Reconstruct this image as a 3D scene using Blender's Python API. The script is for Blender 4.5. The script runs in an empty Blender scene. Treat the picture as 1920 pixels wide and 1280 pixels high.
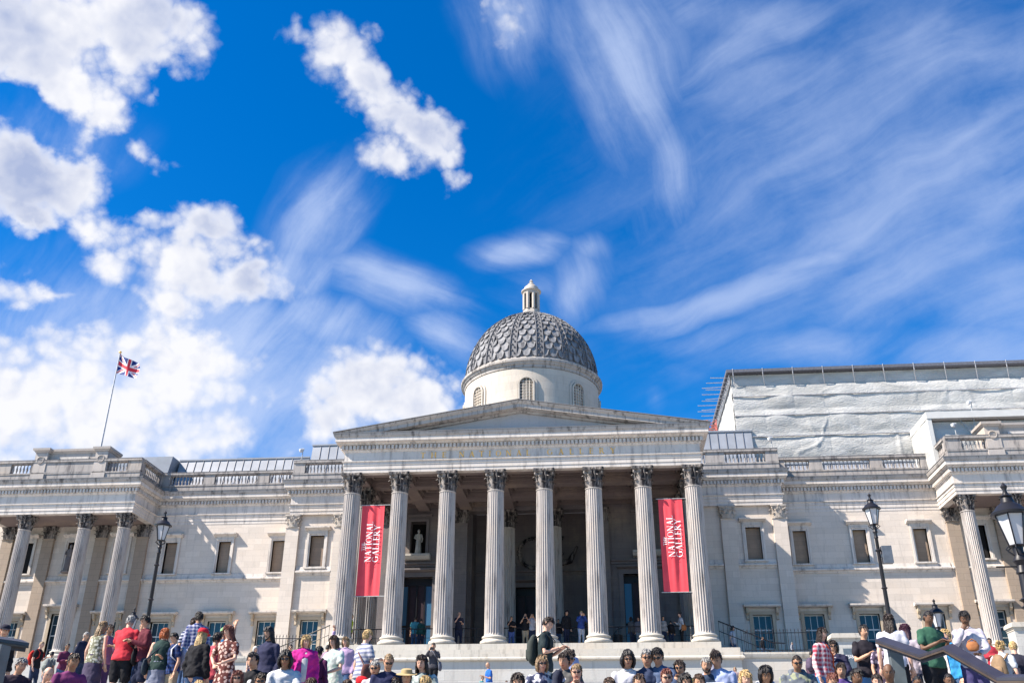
import bpy, math, random
import numpy as np
from mathutils import Vector, Matrix
R = math.radians
random.seed(7)
SC = bpy.context.scene
COL = SC.collection
# ---------------------------------------------------------------- camera basis (world space)
FOC = 1771.5
FW = Vector((-0.0861, 0.8956, 0.4367)).normalized()
RT = Vector((0.9954, 0.0952, 0.0057)); RT = (RT - FW * RT.dot(FW)).normalized()
UP = RT.cross(FW).normalized()
CAM = Vector((4.838, -56.028, -7.978))

def ray(u, v):
    return (FW * FOC + RT * (u - 960) + UP * (640 - v)).normalized()

def at(u, v, Y):
    d = ray(u, v)
    return CAM + d * ((Y - CAM.y) / d.y)

# ---------------------------------------------------------------- materials
MATS = {}

def _nt(name):
    m = bpy.data.materials.new(name); m.use_nodes = True
    nt = m.node_tree; b = nt.nodes['Principled BSDF']
    return m, nt, b

def _n(nt, t, **kw):
    n = nt.nodes.new(t)
    for k, v in kw.items():
        if k.startswith('i_'): n.inputs[k[2:].replace('_', ' ')].default_value = v
        else: setattr(n, k, v)
    return n

def mix(nt, f, a, b, mode='MIX'):
    n = nt.nodes.new('ShaderNodeMix'); n.data_type = 'RGBA'; n.blend_type = mode
    for s, v in ((0, f), (6, a), (7, b)):
        if hasattr(v, 'is_output'): nt.links.new(v, n.inputs[s])
        else: n.inputs[s].default_value = v if s == 0 else (tuple(v) + (1,))[:4]
    return n.outputs[2]

def ramp(nt, val, a, b, ca=0.0, cb=1.0):
    n = nt.nodes.new('ShaderNodeMapRange'); n.interpolation_type = 'SMOOTHSTEP'
    nt.links.new(val, n.inputs[0])
    n.inputs[1].default_value = a; n.inputs[2].default_value = b
    n.inputs[3].default_value = ca; n.inputs[4].default_value = cb
    return n.outputs[0]

def plain(name, col, rough=.7, metal=0.0, var=.25, scale=6., bump=0.0, spec=.3):
    if name in MATS: return MATS[name]
    m, nt, b = _nt(name)
    tc = _n(nt, 'ShaderNodeTexCoord')
    no = _n(nt, 'ShaderNodeTexNoise'); no.inputs['Scale'].default_value = scale; no.inputs['Detail'].default_value = 5
    nt.links.new(tc.outputs['Object'], no.inputs['Vector'])
    f = ramp(nt, no.outputs['Fac'], .3, .7)
    dark = tuple(c * (1 - var) for c in col)
    nt.links.new(mix(nt, f, dark, col), b.inputs['Base Color'])
    b.inputs['Roughness'].default_value = rough; b.inputs['Metallic'].default_value = metal
    b.inputs['Specular IOR Level'].default_value = spec
    if bump:
        bp = _n(nt, 'ShaderNodeBump'); bp.inputs['Strength'].default_value = bump; bp.inputs['Distance'].default_value = .02
        nt.links.new(no.outputs['Fac'], bp.inputs['Height']); nt.links.new(bp.outputs[0], b.inputs['Normal'])
    MATS[name] = m
    return m

def stone(name, col, warm=(.5, .38, .26), soot=(.09, .085, .09), block=(1.15, .42), sootamt=.35, joint=.5, blockvar=.22, sr=(.5, .78)):
    """weathered ashlar: blocks of differing tone, thin joints, noise stains and rain streaks"""
    if name in MATS: return MATS[name]
    m, nt, b = _nt(name); L = nt.links
    tc = _n(nt, 'ShaderNodeTexCoord'); sp = _n(nt, 'ShaderNodeSeparateXYZ'); L.new(tc.outputs['Object'], sp.inputs[0])
    ad = _n(nt, 'ShaderNodeMath', operation='ADD'); L.new(sp.outputs[0], ad.inputs[0]); L.new(sp.outputs[1], ad.inputs[1])
    cb = _n(nt, 'ShaderNodeCombineXYZ'); L.new(ad.outputs[0], cb.inputs[0]); L.new(sp.outputs[2], cb.inputs[1])
    br = _n(nt, 'ShaderNodeTexBrick'); L.new(cb.outputs[0], br.inputs['Vector'])
    br.inputs['Scale'].default_value = 1; br.inputs['Mortar Size'].default_value = .007; br.inputs['Mortar Smooth'].default_value = .4
    br.inputs['Brick Width'].default_value = block[0]; br.inputs['Row Height'].default_value = block[1]
    br.inputs['Color1'].default_value = (0, 0, 0, 1); br.inputs['Color2'].default_value = (1, 1, 1, 1); br.inputs['Mortar'].default_value = (.5, .5, .5, 1)
    n1 = _n(nt, 'ShaderNodeTexNoise'); n1.inputs['Scale'].default_value = .35; n1.inputs['Detail'].default_value = 6; n1.inputs['Roughness'].default_value = .62
    L.new(tc.outputs['Object'], n1.inputs['Vector'])
    mp = _n(nt, 'ShaderNodeMapping'); mp.inputs['Scale'].default_value = (2.6, 2.6, .35); L.new(tc.outputs['Object'], mp.inputs[0])
    n2 = _n(nt, 'ShaderNodeTexNoise'); n2.inputs['Scale'].default_value = 1.3; n2.inputs['Detail'].default_value = 7; n2.inputs['Roughness'].default_value = .65
    L.new(mp.outputs[0], n2.inputs['Vector'])
    n3 = _n(nt, 'ShaderNodeTexNoise'); n3.inputs['Scale'].default_value = 9; n3.inputs['Detail'].default_value = 6
    L.new(tc.outputs['Object'], n3.inputs['Vector'])
    c1 = tuple(c * (1 - blockvar) for c in col)
    base = mix(nt, br.outputs['Color'], c1, col)
    wa = mix(nt, ramp(nt, n1.outputs['Fac'], .45, .75, 0, .55), base, tuple(a * .5 + w * .5 for a, w in zip(col, warm)))
    so = mix(nt, ramp(nt, n2.outputs['Fac'], sr[0], sr[1], 0, sootamt), wa, soot)
    gr = mix(nt, ramp(nt, n3.outputs['Fac'], .5, .75, 0, .18), so, tuple(c * .55 for c in col))
    jn = mix(nt, br.outputs['Fac'], gr, tuple(c * (1 - joint) for c in col))
    L.new(jn, b.inputs['Base Color'])
    b.inputs['Roughness'].default_value = .88; b.inputs['Specular IOR Level'].default_value = .2
    bp = _n(nt, 'ShaderNodeBump'); bp.inputs['Strength'].default_value = .35; bp.inputs['Distance'].default_value = .015
    L.new(n3.outputs['Fac'], bp.inputs['Height']); L.new(bp.outputs[0], b.inputs['Normal'])
    MATS[name] = m
    return m

def cloth(col, pat=None, col2=(.8, .8, .8), s=1.0):
    col = tuple(c * .8 for c in col); col2 = tuple(c * .8 for c in col2)
    key = 'cloth_%02d_%02d_%02d_%s_%02d%02d' % (col[0]*99, col[1]*99, col[2]*99, pat, col2[0]*99, col2[1]*99)
    if key in MATS: return MATS[key]
    m, nt, b = _nt(key); L = nt.links
    tc = _n(nt, 'ShaderNodeTexCoord')
    no = _n(nt, 'ShaderNodeTexNoise'); no.inputs['Scale'].default_value = 7; no.inputs['Detail'].default_value = 4; L.new(tc.outputs['Object'], no.inputs['Vector'])
    base = mix(nt, ramp(nt, no.outputs['Fac'], .3, .7), tuple(c * .72 for c in col), col)
    if pat in ('stripe', 'plaid'):
        w = _n(nt, 'ShaderNodeTexWave', bands_direction='Z'); w.inputs['Scale'].default_value = 4.2 * s; L.new(tc.outputs['Object'], w.inputs['Vector'])
        f = ramp(nt, w.outputs['Fac'], .5, .62)
        if pat == 'plaid':
            w2 = _n(nt, 'ShaderNodeTexWave', bands_direction='X'); w2.inputs['Scale'].default_value = 4.2 * s; L.new(tc.outputs['Object'], w2.inputs['Vector'])
            f2 = ramp(nt, w2.outputs['Fac'], .5, .62)
            a = _n(nt, 'ShaderNodeMath', operation='ADD'); L.new(f, a.inputs[0]); L.new(f2, a.inputs[1])
            a2 = _n(nt, 'ShaderNodeMath', operation='MULTIPLY'); L.new(a.outputs[0], a2.inputs[0]); a2.inputs[1].default_value = .5; f = a2.outputs[0]
        base = mix(nt, f, base, col2)
    elif pat == 'floral':
        v = _n(nt, 'ShaderNodeTexVoronoi'); v.inputs['Scale'].default_value = 17 * s; L.new(tc.outputs['Object'], v.inputs['Vector'])
        base = mix(nt, ramp(nt, v.outputs['Distance'], .38, .5), col2, base)
    elif pat == 'print':
        v = _n(nt, 'ShaderNodeTexNoise'); v.inputs['Scale'].default_value = 13 * s; v.inputs['Detail'].default_value = 1; L.new(tc.outputs['Object'], v.inputs['Vector'])
        base = mix(nt, ramp(nt, v.outputs['Fac'], .52, .56), base, col2)
    L.new(base, b.inputs['Base Color']); b.inputs['Roughness'].default_value = .85; b.inputs['Specular IOR Level'].default_value = .15
    bp = _n(nt, 'ShaderNodeBump'); bp.inputs['Strength'].default_value = .5; bp.inputs['Distance'].default_value = .03
    L.new(no.outputs['Fac'], bp.inputs['Height']); L.new(bp.outputs[0], b.inputs['Normal'])
    MATS[key] = m
    return m

# ---------------------------------------------------------------- mesh building
class MB:
    def __init__(s): s.v = []; s.f = []; s.m = []
    def add(s, vs, fs, mi=0):
        o = len(s.v); s.v += [tuple(p) for p in vs]; s.f += [tuple(i + o for i in f) for f in fs]; s.m += [mi] * len(fs); return s
    def box(s, x0, x1, y0, y1, z0, z1, mi=0):
        vs = [(x, y, z) for z in (z0, z1) for y in (y0, y1) for x in (x0, x1)]
        return s.add(vs, [(0, 2, 3, 1), (4, 5, 7, 6), (0, 1, 5, 4), (2, 6, 7, 3), (0, 4, 6, 2), (1, 3, 7, 5)], mi)
    def lathe(s, prof, n=24, c=(0, 0), mi=0, a0=0.0, caps=True):
        vs = []; k = len(prof)
        for i in range(n):
            a = a0 + 2 * math.pi * i / n
            for r, z in prof: vs.append((c[0] + r * math.cos(a), c[1] + r * math.sin(a), z))
        fs = [(i * k + j, ((i + 1) % n) * k + j, ((i + 1) % n) * k + j + 1, i * k + j + 1) for i in range(n) for j in range(k - 1)]
        if caps:
            fs.append(tuple(i * k for i in range(n))[::-1]); fs.append(tuple(i * k + k - 1 for i in range(n)))
        return s.add(vs, fs, mi)
    def tube(s, pts, rad, n=8, side=None, mi=0, cap=True):
        """rad: list of r or (rx, ry); rounded ends"""
        P = [Vector(p) for p in pts]; Q = [(r, r) if not isinstance(r, (tuple, list)) else r for r in rad]
        if cap:
            d0 = (P[0] - P[1]).normalized(); d1 = (P[-1] - P[-2]).normalized()
            P = [P[0] + d0 * min(Q[0]) * .7] + P + [P[-1] + d1 * min(Q[-1]) * .7]
            Q = [(Q[0][0] * .55, Q[0][1] * .55)] + Q + [(Q[-1][0] * .55, Q[-1][1] * .55)]
        vs = []; sd = Vector(side) if side else None
        for i, p in enumerate(P):
            t = (P[min(i + 1, len(P) - 1)] - P[max(i - 1, 0)]).normalized()
            if sd is None: sd = Vector((1, 0, 0)) if abs(t.x) < .8 else Vector((0, 1, 0))
            a = (sd - t * sd.dot(t)).normalized(); b = t.cross(a)
            if not side: sd = a
            for j in range(n):
                q = 2 * math.pi * j / n
                vs.append(p + a * Q[i][0] * math.cos(q) + b * Q[i][1] * math.sin(q))
        K = len(P)
        fs = [(i * n + j, i * n + (j + 1) % n, (i + 1) * n + (j + 1) % n, (i + 1) * n + j) for i in range(K - 1) for j in range(n)]
        fs.append(tuple(range(n))[::-1]); fs.append(tuple((K - 1) * n + j for j in range(n)))
        return s.add(vs, fs, mi)
    def prism(s, poly, axis, a, b, mi=0):
        """poly in the plane normal to axis: 'y' -> (x,z), 'x' -> (y,z), 'z' -> (x,y)"""
        def mk(p, q):
            return {'y': (p[0], q, p[1]), 'x': (q, p[0], p[1]), 'z': (p[0], p[1], q)}[axis]
        k = len(poly)
        vs = [mk(p, a) for p in poly] + [mk(p, b) for p in poly]
        fs = [(i, (i + 1) % k, k + (i + 1) % k, k + i) for i in range(k)] + [tuple(range(k))[::-1], tuple(range(k, 2 * k))]
        return s.add(vs, fs, mi)
    def sweep(s, path, prof, mi=0, caps=True):
        nrm = []
        for i in range(len(path) - 1):
            dx, dy = path[i + 1][0] - path[i][0], path[i + 1][1] - path[i][1]; l = math.hypot(dx, dy)
            nrm.append((dy / l, -dx / l))
        vs = []
        for i, p in enumerate(path):
            if i == 0: n = nrm[0]
            elif i == len(path) - 1: n = nrm[-1]
            else:
                a, b = nrm[i - 1], nrm[i]; dt = 1 + a[0] * b[0] + a[1] * b[1]
                n = ((a[0] + b[0]) / dt, (a[1] + b[1]) / dt)
            for o, z in prof: vs.append((p[0] + n[0] * o, p[1] + n[1] * o, z))
        k = len(prof)
        fs = [(i * k + j, (i + 1) * k + j, (i + 1) * k + j + 1, i * k + j + 1) for i in range(len(path) - 1) for j in range(k - 1)]
        if caps: fs += [tuple(range(k)), tuple((len(path) - 1) * k + j for j in range(k))[::-1]]
        return s.add(vs, fs, mi)
    def xform(s, M):
        s.v = [tuple(M @ Vector(p)) for p in s.v]; return s
    def join(s, o, M=None):
        vs = o.v if M is None else [tuple(M @ Vector(p)) for p in o.v]
        k = len(s.v); s.v += vs; s.f += [tuple(i + k for i in f) for f in o.f]; s.m += o.m; return s
    def mesh(s, name, mats, smooth=None, fix=True):
        me = bpy.data.meshes.new(name); me.from_pydata(s.v, [], s.f)
        for m in (mats if isinstance(mats, (list, tuple)) else [mats]): me.materials.append(m)
        if len(me.materials) > 1: me.polygons.foreach_set('material_index', s.m)
        if fix:
            import bmesh
            bm = bmesh.new(); bm.from_mesh(me); bmesh.ops.recalc_face_normals(bm, faces=bm.faces); bm.to_mesh(me); bm.free()
        if smooth is not None:
            me.polygons.foreach_set('use_smooth', [True] * len(me.polygons)); me.set_sharp_from_angle(angle=R(smooth))
        me.update(); return me
    def build(s, name, mats, parent=None, smooth=None, loc=None, **kw):
        return link(name, s.mesh(name, mats, smooth), parent, loc, **kw)

def link(name, me, parent=None, loc=None, label=None, cat=None, group=None, kind=None):
    o = bpy.data.objects.new(name, me); COL.objects.link(o)
    if parent: o.parent = parent
    if loc is not None: o.location = loc
    if label: o['label'] = label
    if cat: o['category'] = cat
    if group: o['group'] = group
    if kind: o['kind'] = kind
    return o

def thing(name, label, cat, loc=(0, 0, 0), rz=0.0, group=None):
    o = link(name, None, None, loc, label, cat, group); o.rotation_euler = (0, 0, rz); return o
# ---------------------------------------------------------------- the gallery
S_WALL = stone('ashlar_wall', (.56, .50, .445), sootamt=.42, sr=(.52, .85), blockvar=.14, joint=.35)
S_ENT = stone('entablature_stone', (.55, .51, .475), sootamt=.72, sr=(.46, .76), block=(1.9, 3.0), blockvar=.1, joint=.3)
S_COL = stone('column_stone', (.40, .37, .35), soot=(.05, .045, .05), sootamt=.8, sr=(.45, .75), block=(9, 1.6), blockvar=.05, joint=.12)
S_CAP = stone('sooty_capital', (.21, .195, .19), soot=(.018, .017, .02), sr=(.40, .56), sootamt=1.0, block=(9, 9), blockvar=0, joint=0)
S_BAL = stone('parapet_stone', (.34, .315, .30), sootamt=.85, sr=(.44, .7), block=(1.4, .7), blockvar=.12, joint=.3)
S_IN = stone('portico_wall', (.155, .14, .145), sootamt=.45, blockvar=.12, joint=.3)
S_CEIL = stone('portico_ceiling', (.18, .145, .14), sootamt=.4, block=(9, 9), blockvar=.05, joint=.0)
S_BLIND = stone('blind_window_stone', (.27, .20, .15), sootamt=.25, block=(1.0, .3), blockvar=.15, joint=.3)
S_STEP = stone('stylobate_stone', (.48, .45, .40), soot=(.03, .027, .025), sootamt=.6, block=(2.2, 5), blockvar=.08, joint=.5)
S_TER = stone('terrace_stone', (.44, .43, .41), sootamt=.35, sr=(.5, .8), block=(1.5, .5), blockvar=.14, joint=.4)
LEAD = plain('lead_roof', (.27, .29, .33), rough=.5, var=.18, scale=1.2, spec=.4)
LEADD = plain('lead_seam', (.10, .11, .14), rough=.5)
DOME_M = stone('dome_stone', (.22, .22, .23), soot=(.025, .028, .035), warm=(.3, .3, .3), sootamt=.85, sr=(.42, .66), block=(9, 9), blockvar=0, joint=0)
DOME_R = stone('dome_rib_stone', (.15, .15, .16), soot=(.03, .03, .035), warm=(.2, .2, .2), sootamt=.7, block=(9, 9), blockvar=0, joint=0)
S_DRUM = stone('drum_stone', (.50, .45, .39), sootamt=.22, block=(1.3, .55), blockvar=.1, joint=.3)
BLACKM = plain('dark_metal', (.012, .012, .016), rough=.45, var=.1)
WHITEP = plain('white_paint', (.58,.58,.56), rough=.5, var=.08)
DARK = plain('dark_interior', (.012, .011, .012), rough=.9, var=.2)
GOLD = plain('gilt_letters', (.85, .50, .14), rough=.5, metal=0.0, var=.2, scale=3)

def glass_mat(name, col, rough=.08):
    m, nt, b = _nt(name); b.inputs['Base Color'].default_value = col + (1,); b.inputs['Roughness'].default_value = rough
    b.inputs['Specular IOR Level'].default_value = .45; MATS[name] = m
    no = _n(nt, 'ShaderNodeTexNoise'); no.inputs['Scale'].default_value = 1.3
    bp = _n(nt, 'ShaderNodeBump'); bp.inputs['Strength'].default_value = .12; bp.inputs['Distance'].default_value = .05
    nt.links.new(no.outputs['Fac'], bp.inputs['Height']); nt.links.new(bp.outputs[0], b.inputs['Normal'])
    return m
GLASS = glass_mat('window_glass', (.02, .045, .065))
REFL_GLASS = glass_mat('door_glass_painted_reflection', (.05, .14, .25), .15)  # bluish reflection painted into the door panes as base colour

G = thing('gallery', 'domed stone gallery with columned portico, pediment, balustrades and two long wings', 'building')

ZA, ZT, ZC = 10.36, 11.10, 12.76
def ent_prof(out, b0=-.5):
    return [(b0, ZA), (0, ZA), (0, ZA + .22), (.035, ZA + .225), (.035, ZA + .48), (.07, ZA + .485), (.07, ZT - .09), (.15, ZT - .04), (.15, ZT),
            (.02, ZT + .01), (.02, 11.70), (.07, 11.72), (.12, 11.80), (.12, 12.10), (.30, 12.14), (.33, 12.22), (out - .16, 12.235), (out - .16, 12.27), (out - .12, 12.27),
            (out - .12, 12.50), (b0, 12.502)]
def cyma_prof(out, b0=-.5): return [(b0, 12.504), (out - .115, 12.504), (out - .06, 12.55), (out, 12.70), (out, ZC), (b0, ZC + .03)]
S_CYM = stone('cymatium_stone', (.38, .355, .335), soot=(.035, .032, .034), sootamt=.8, sr=(.47, .70), block=(1.4, 3.0), blockvar=.15, joint=.6)

def dentils(mb, path, zo=.0, pitch=.245):
    for i in range(len(path) - 1):
        (x0, y0), (x1, y1) = path[i], path[i + 1]; l = math.hypot(x1 - x0, y1 - y0); tx, ty = (x1 - x0) / l, (y1 - y0) / l; nx, ny = ty, -tx
        # extend outward corners
        def ext(j, k):
            if j < 0 or k >= len(path) - 1: return 0
            a = path[j + 1][0] - path[j][0], path[j + 1][1] - path[j][1]; b = path[k + 1][0] - path[k][0], path[k + 1][1] - path[k][1]
            return .24 if a[0] * b[1] - a[1] * b[0] > 0 else -.2
        e0, e1 = ext(i - 1, i), ext(i, i + 1)
        L0, L1 = -e0, l + e1; n = max(1, int(round((L1 - L0) / pitch))); p = (L1 - L0) / n
        for k in range(n):
            s0 = L0 + k * p + p * .2; s1 = s0 + p * .6
            pts = [(x0 + tx * s + nx * o, y0 + ty * s + ny * o) for s, o in ((s0, .1), (s1, .1), (s1, .26), (s0, .26))]
            mb.prism(pts, 'z', 11.84, 12.09)

XP = 40.15
wl = [(-XP, 10.6), (-XP, 7.0), (-28.33, 7.0), (-28.33, 10.68), (-17.33, 10.68), (-17.33, 8.57), (-11.05, 8.57)]
wr = [(-x, y) for x, y in wl[::-1]]
pp = [(-11.03, 8.5), (-11.03, -.5), (11.03, -.5), (11.03, 8.5)]
for p, out in ((wl, .60), (wr, .60), (pp, .68)):
    e = MB().sweep(p, ent_prof(out)).build('entablature', S_ENT, G)
    MB().sweep(p, cyma_prof(out)).build('cymatium', S_CYM, e)
    MB().sweep(p, [(-.5, ZC + .032), (out + .03, ZC + .004), (out + .03, ZC + .045), (-.5, ZC + .075)]).build('lead_capping', DOME_R, e)
    d = MB(); dentils(d, p); d.build('dentil_course', S_ENT, e)
# inner faces of the open porch architraves (beam backs)
mb = MB().box(-10.5, 10.5, 0.0, .5, ZA, 11.0); mb.box(-11.0, -10.0, .5, 8.5, ZA + .003, 11.0); mb.box(10.0, 11.0, .5, 8.5, ZA + .003, 11.0)
# coffered ceiling
for i in range(1, 7):
    x = (i - 3.5) * 3; mb.box(x - .4, x + .4, .5, 8.5, ZA + .01, 11.0)
for y in (3.0, 6.0): mb.box(-10, 10, y - .4, y + .4, ZA + .014, 11.0)
ceil_parts = MB().box(-10.98, 10.98, -.3, 8.55, 10.95, 11.2)
for i in range(7):
    for y0, y1 in ((.5, 2.6), (3.4, 5.6), (6.4, 8.5)):
        x0, x1 = (i - 3) * 3 - 1.1, (i - 3) * 3 + 1.1
        for k, (ins, z) in enumerate(((0, 10.62), (.28, 10.78))):
            a, b_, c, d_ = x0 + ins, x1 - ins, y0 + ins, y1 - ins; w = .14
            for (p0, p1, q0, q1) in ((a, b_, c, c + w), (a, b_, d_ - w, d_), (a, a + w, c + w, d_ - w), (b_ - w, b_, c + w, d_ - w)):
                ceil_parts.box(p0, p1, q0, q1, z, 10.95)
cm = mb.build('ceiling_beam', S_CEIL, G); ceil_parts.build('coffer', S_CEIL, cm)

# ---- columns
def shaft_mesh(r0, r1, z0, z1, flutes=24):
    mb = MB(); rings = []; nz = 7
    n = flutes * 5; vs = []
    for k in range(nz):
        t = k / (nz - 1); z = z0 + (z1 - z0) * t; r = r0 + (r1 - r0) * (t ** 1.6)
        dep = .21 * r * (0 if k in (0, nz - 1) else 1)
        for j in range(n):
            a = 2 * math.pi * j / n; q = j % 5
            rr = r - dep * (0, .0, .75, 1.0, .75)[q] * .62
            vs.append((rr * math.cos(a), rr * math.sin(a), z if 0 < k < nz - 1 else z))
    # push the second and second-last rings to the ends so flutes run nearly full height
    for j in range(n):
        x, y, z = vs[n + j]; vs[n + j] = (x, y, z0 + .14)
        x, y, z = vs[(nz - 2) * n + j]; vs[(nz - 2) * n + j] = (x, y, z1 - .12)
    fs = [(k * n + j, k * n + (j + 1) % n, (k + 1) * n + (j + 1) % n, (k + 1) * n + j) for k in range(nz - 1) for j in range(n)]
    mb.add(vs, fs)
    mb.lathe([(r1 + .01, z1 - .05), (r1 + .045, z1 - .02), (r1 + .045, z1 + .02), (r1 + .0, z1 + .04)], 32)
    return mb

def base_mb(r, z0, z1):
    h = z1 - z0; P = []
    def tor(zc, hh, rr):
        for k in range(7):
            a = -math.pi / 2 + math.pi * k / 6; P.append((rr + hh * .9 * math.cos(a), zc + hh * math.sin(a)))
    tor(z0 + h * .25, h * .22, r * 1.22); P.append((r * 1.2, z0 + h * .50)); P.append((r * 1.12, z0 + h * .58)); P.append((r * 1.17, z0 + h * .66))
    tor(z0 + h * .77, h * .11, r * 1.13); P.append((r * 1.03, z0 + h * .92)); P.append((r, z1))
    return MB().lathe([(r * 1.2, z0)] + P, 40)

def leaf(mb, ang, rb, zb, h, w, curl, flat=1.0):
    """acanthus leaf: a strip that rises, leans out and curls over, with lobed edges"""
    n = 8; ca, sa = math.cos(ang), math.sin(ang); rows = []
    for k in range(n + 1):
        t = k / n
        if t < .72: z = zb + h * t / .72 * .95; o = .02 + .05 * t + curl * .35 * (t / .72) ** 3
        else:
            q = (t - .72) / .28 * math.pi * .9; z = zb + h * .95 + h * .07 * math.sin(q); o = .02 + .036 + curl * .35 + curl * .5 * (1 - math.cos(q)) * .55
            z -= h * .12 * (1 - math.cos(q)) * .5
        ww = w * (1 - .35 * t) * (1 + .22 * math.sin(k * 2.6)) if k < n else w * .35
        rows.append((z, o, ww))
    vs = []
    for z, o, ww in rows:
        for s, th in ((-1, 0), (-.5, .018), (0, .03), (.5, .018), (1, 0)):
            x = rb + o - abs(s) * .02 + th; y = s * ww * .5
            vs.append((x * ca - y * sa, x * sa + y * ca, z))
    fs = [(k * 5 + j, k * 5 + j + 1, (k + 1) * 5 + j + 1, (k + 1) * 5 + j) for k in range(n) for j in range(4)]
    mb.add(vs, fs)

def capital_mb(r, z0, z1, flat=False):
    h = z1 - z0; mb = MB()
    mb.lathe([(r, z0), (r * .98, z0 + h * .3), (r * 1.02, z0 + h * .6), (r * 1.2, z0 + h * .82), (r * 1.28, z0 + h * .86)], 24)
    for k in range(8): leaf(mb, k * math.pi / 4, r * .99, z0, h * .36, r * .78, .2)
    for k in range(8): leaf(mb, k * math.pi / 4 + math.pi / 8, r * .98, z0 + h * .12, h * .54, r * .66, .26)
    for k in range(4):   # corner volutes and centre helices
        a = math.pi / 4 + k * math.pi / 2; ca, sa = math.cos(a), math.sin(a)
        for sd in (-1, 1):
            pts = []; rr = []
            for q in range(12):
                t = q / 11
                if t < .5: o = r * (1.05 + 1.0 * t * t * 2.2); z = z0 + h * (.5 + .7 * t * (1 - .25 * t)); off = sd * r * .42 * (1 - t * 2) ** 1.3
                else:
                    b = (t - .5) / .5 * math.pi * 1.5; o = r * 1.5 + r * .13 * math.sin(b); z = z0 + h * .745 + h * .065 * math.cos(b); off = sd * .012
                pts.append((o * ca - off * sa, o * sa + off * ca, z)); rr.append((.03 + .012 * (t > .5)) * r / .45)
            mb.tube(pts, rr, 6)
        a2 = k * math.pi / 2; ca, sa = math.cos(a2), math.sin(a2)
        for sd in (-1, 1):
            pts = [(r * (1.08 + .12 * math.sin(b)) * ca - sd * r * (.30 - .16 * math.sin(b * .9)) * sa, r * (1.08 + .12 * math.sin(b)) * sa + sd * r * (.30 - .16 * math.sin(b * .9)) * ca, z0 + h * (.55 + .27 * math.sin(b * .5))) for b in [j * .5 for j in range(7)]]
            mb.tube(pts, [.028 * r / .45] * 7, 5)
        # fleuron
        p = (r * 1.30 * ca, r * 1.30 * sa); mb.tube([(p[0] * .93, p[1] * .93, z0 + h * .93), (p[0] * 1.06, p[1] * 1.06, z0 + h * .93)], [.10 * r / .45, .05 * r / .45], 8)
    # concave abacus
    pl = []
    for k in range(4):
        a = math.pi / 4 + k * math.pi / 2
        c = Vector((math.cos(a), math.sin(a))) * r * 1.86; tn = Vector((-math.sin(a), math.cos(a))) * r * .13
        pl.append(c - tn); pl.append(c + tn)
        m = a + math.pi / 4
        for da in (-.38, 0, .38):
            pl.append(Vector((math.cos(m + da), math.sin(m + da))) * r * (1.22 if da == 0 else 1.33))
    mb.prism([(p.x, p.y) for p in pl], 'z', z1 - h * .12, z1 - .004)
    mb.prism([(p.x * .95, p.y * .95) for p in pl], 'z', z1 - h * .16, z1 - h * .118)
    return mb

def column_set(r0, r1, zb, zbt, zn, zt):
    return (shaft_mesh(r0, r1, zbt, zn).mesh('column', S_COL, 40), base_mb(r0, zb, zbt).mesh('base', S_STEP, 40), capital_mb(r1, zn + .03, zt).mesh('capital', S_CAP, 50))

PCOL = column_set(.575, .475, 0.0, .55, 9.1, ZA)
VCOL = column_set(.50, .42, .45, 1.0, 9.32, ZA)
def column(x, y, ms, rz=0.0):
    c = link('column', ms[0], G, (x, y, 0)); link('base', ms[1], c); link('capital', ms[2], c); return c
for i in range(8): column((i - 3.5) * 3, 0.0, PCOL)
for sx in (-1, 1):
    column(sx * 10.5, 3.1, PCOL); column(sx * 10.5, 6.1, PCOL)
    column(sx * 1.62, 8.9, PCOL)
    for x in (29.03, 32.0, 36.5, 39.45): column(sx * x, 7.62, VCOL)

# pilasters: flat shaft + flattened capital
PILCAP = capital_mb(.36, 9.45, ZA - .005).xform(Matrix.Diagonal((1.12, .55, 1, 1))).mesh('capital', S_CAP, 50)
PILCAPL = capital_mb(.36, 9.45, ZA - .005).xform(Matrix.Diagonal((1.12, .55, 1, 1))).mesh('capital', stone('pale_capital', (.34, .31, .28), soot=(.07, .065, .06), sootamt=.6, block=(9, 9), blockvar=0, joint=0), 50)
PILSH = {}
def pilaster(x, yface, rz=0.0, w=.93, mat=None, cap=None, z0=-.6, dark=False):
    key = (w, mat.name if mat else '', z0)
    if key not in PILSH:
        mb = MB().box(-w / 2, w / 2, 0, .4, z0 + .5, 9.40); mb.box(-w / 2 - .05, w / 2 + .05, -.06, .4, z0, z0 + .5); mb.box(-w / 2 - .04, w / 2 + .04, -.04, .4, 9.40, 9.45)
        PILSH[key] = mb.mesh('pilaster', mat or S_WALL)
    p = link('pilaster', PILSH[key], G, (x, yface, 0)); p.rotation_euler = (0, 0, rz)
    c = link('capital', cap or PILCAPL, p, (0, .10, 0)); return p
for sx in (-1, 1):
    pilaster(sx * 17.02 , 8.60); pilaster(sx * 13.52, 8.60)
    for x in (29.0, 32.2, 36.3, 39.5): pilaster(sx * x, 10.42, z0=.45, mat=stone('porch_pilaster', (.31, .25, .20), sootamt=.25, blockvar=.1), cap=PILCAP, w=.86)
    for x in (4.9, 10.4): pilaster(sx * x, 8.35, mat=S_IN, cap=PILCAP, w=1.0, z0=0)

# ---- walls
def wall_with(mb, x0, x1, y, z0, z1, holes, thick=.7):
    """wall facing -Y at plane y with rectangular holes (x0,x1,z0,z1) sorted by x"""
    xs = x0
    for (a, b, c, d) in sorted(holes):
        if a > xs: mb.box(xs, a, y, y + thick, z0, z1)
        mb.box(a, b, y + .002, y + thick, z0, c) if c > z0 else None
        mb.box(a, b, y + .002, y + thick, d, z1)
        xs = b
    mb.box(xs, x1, y, y + thick, z0, z1)
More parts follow.
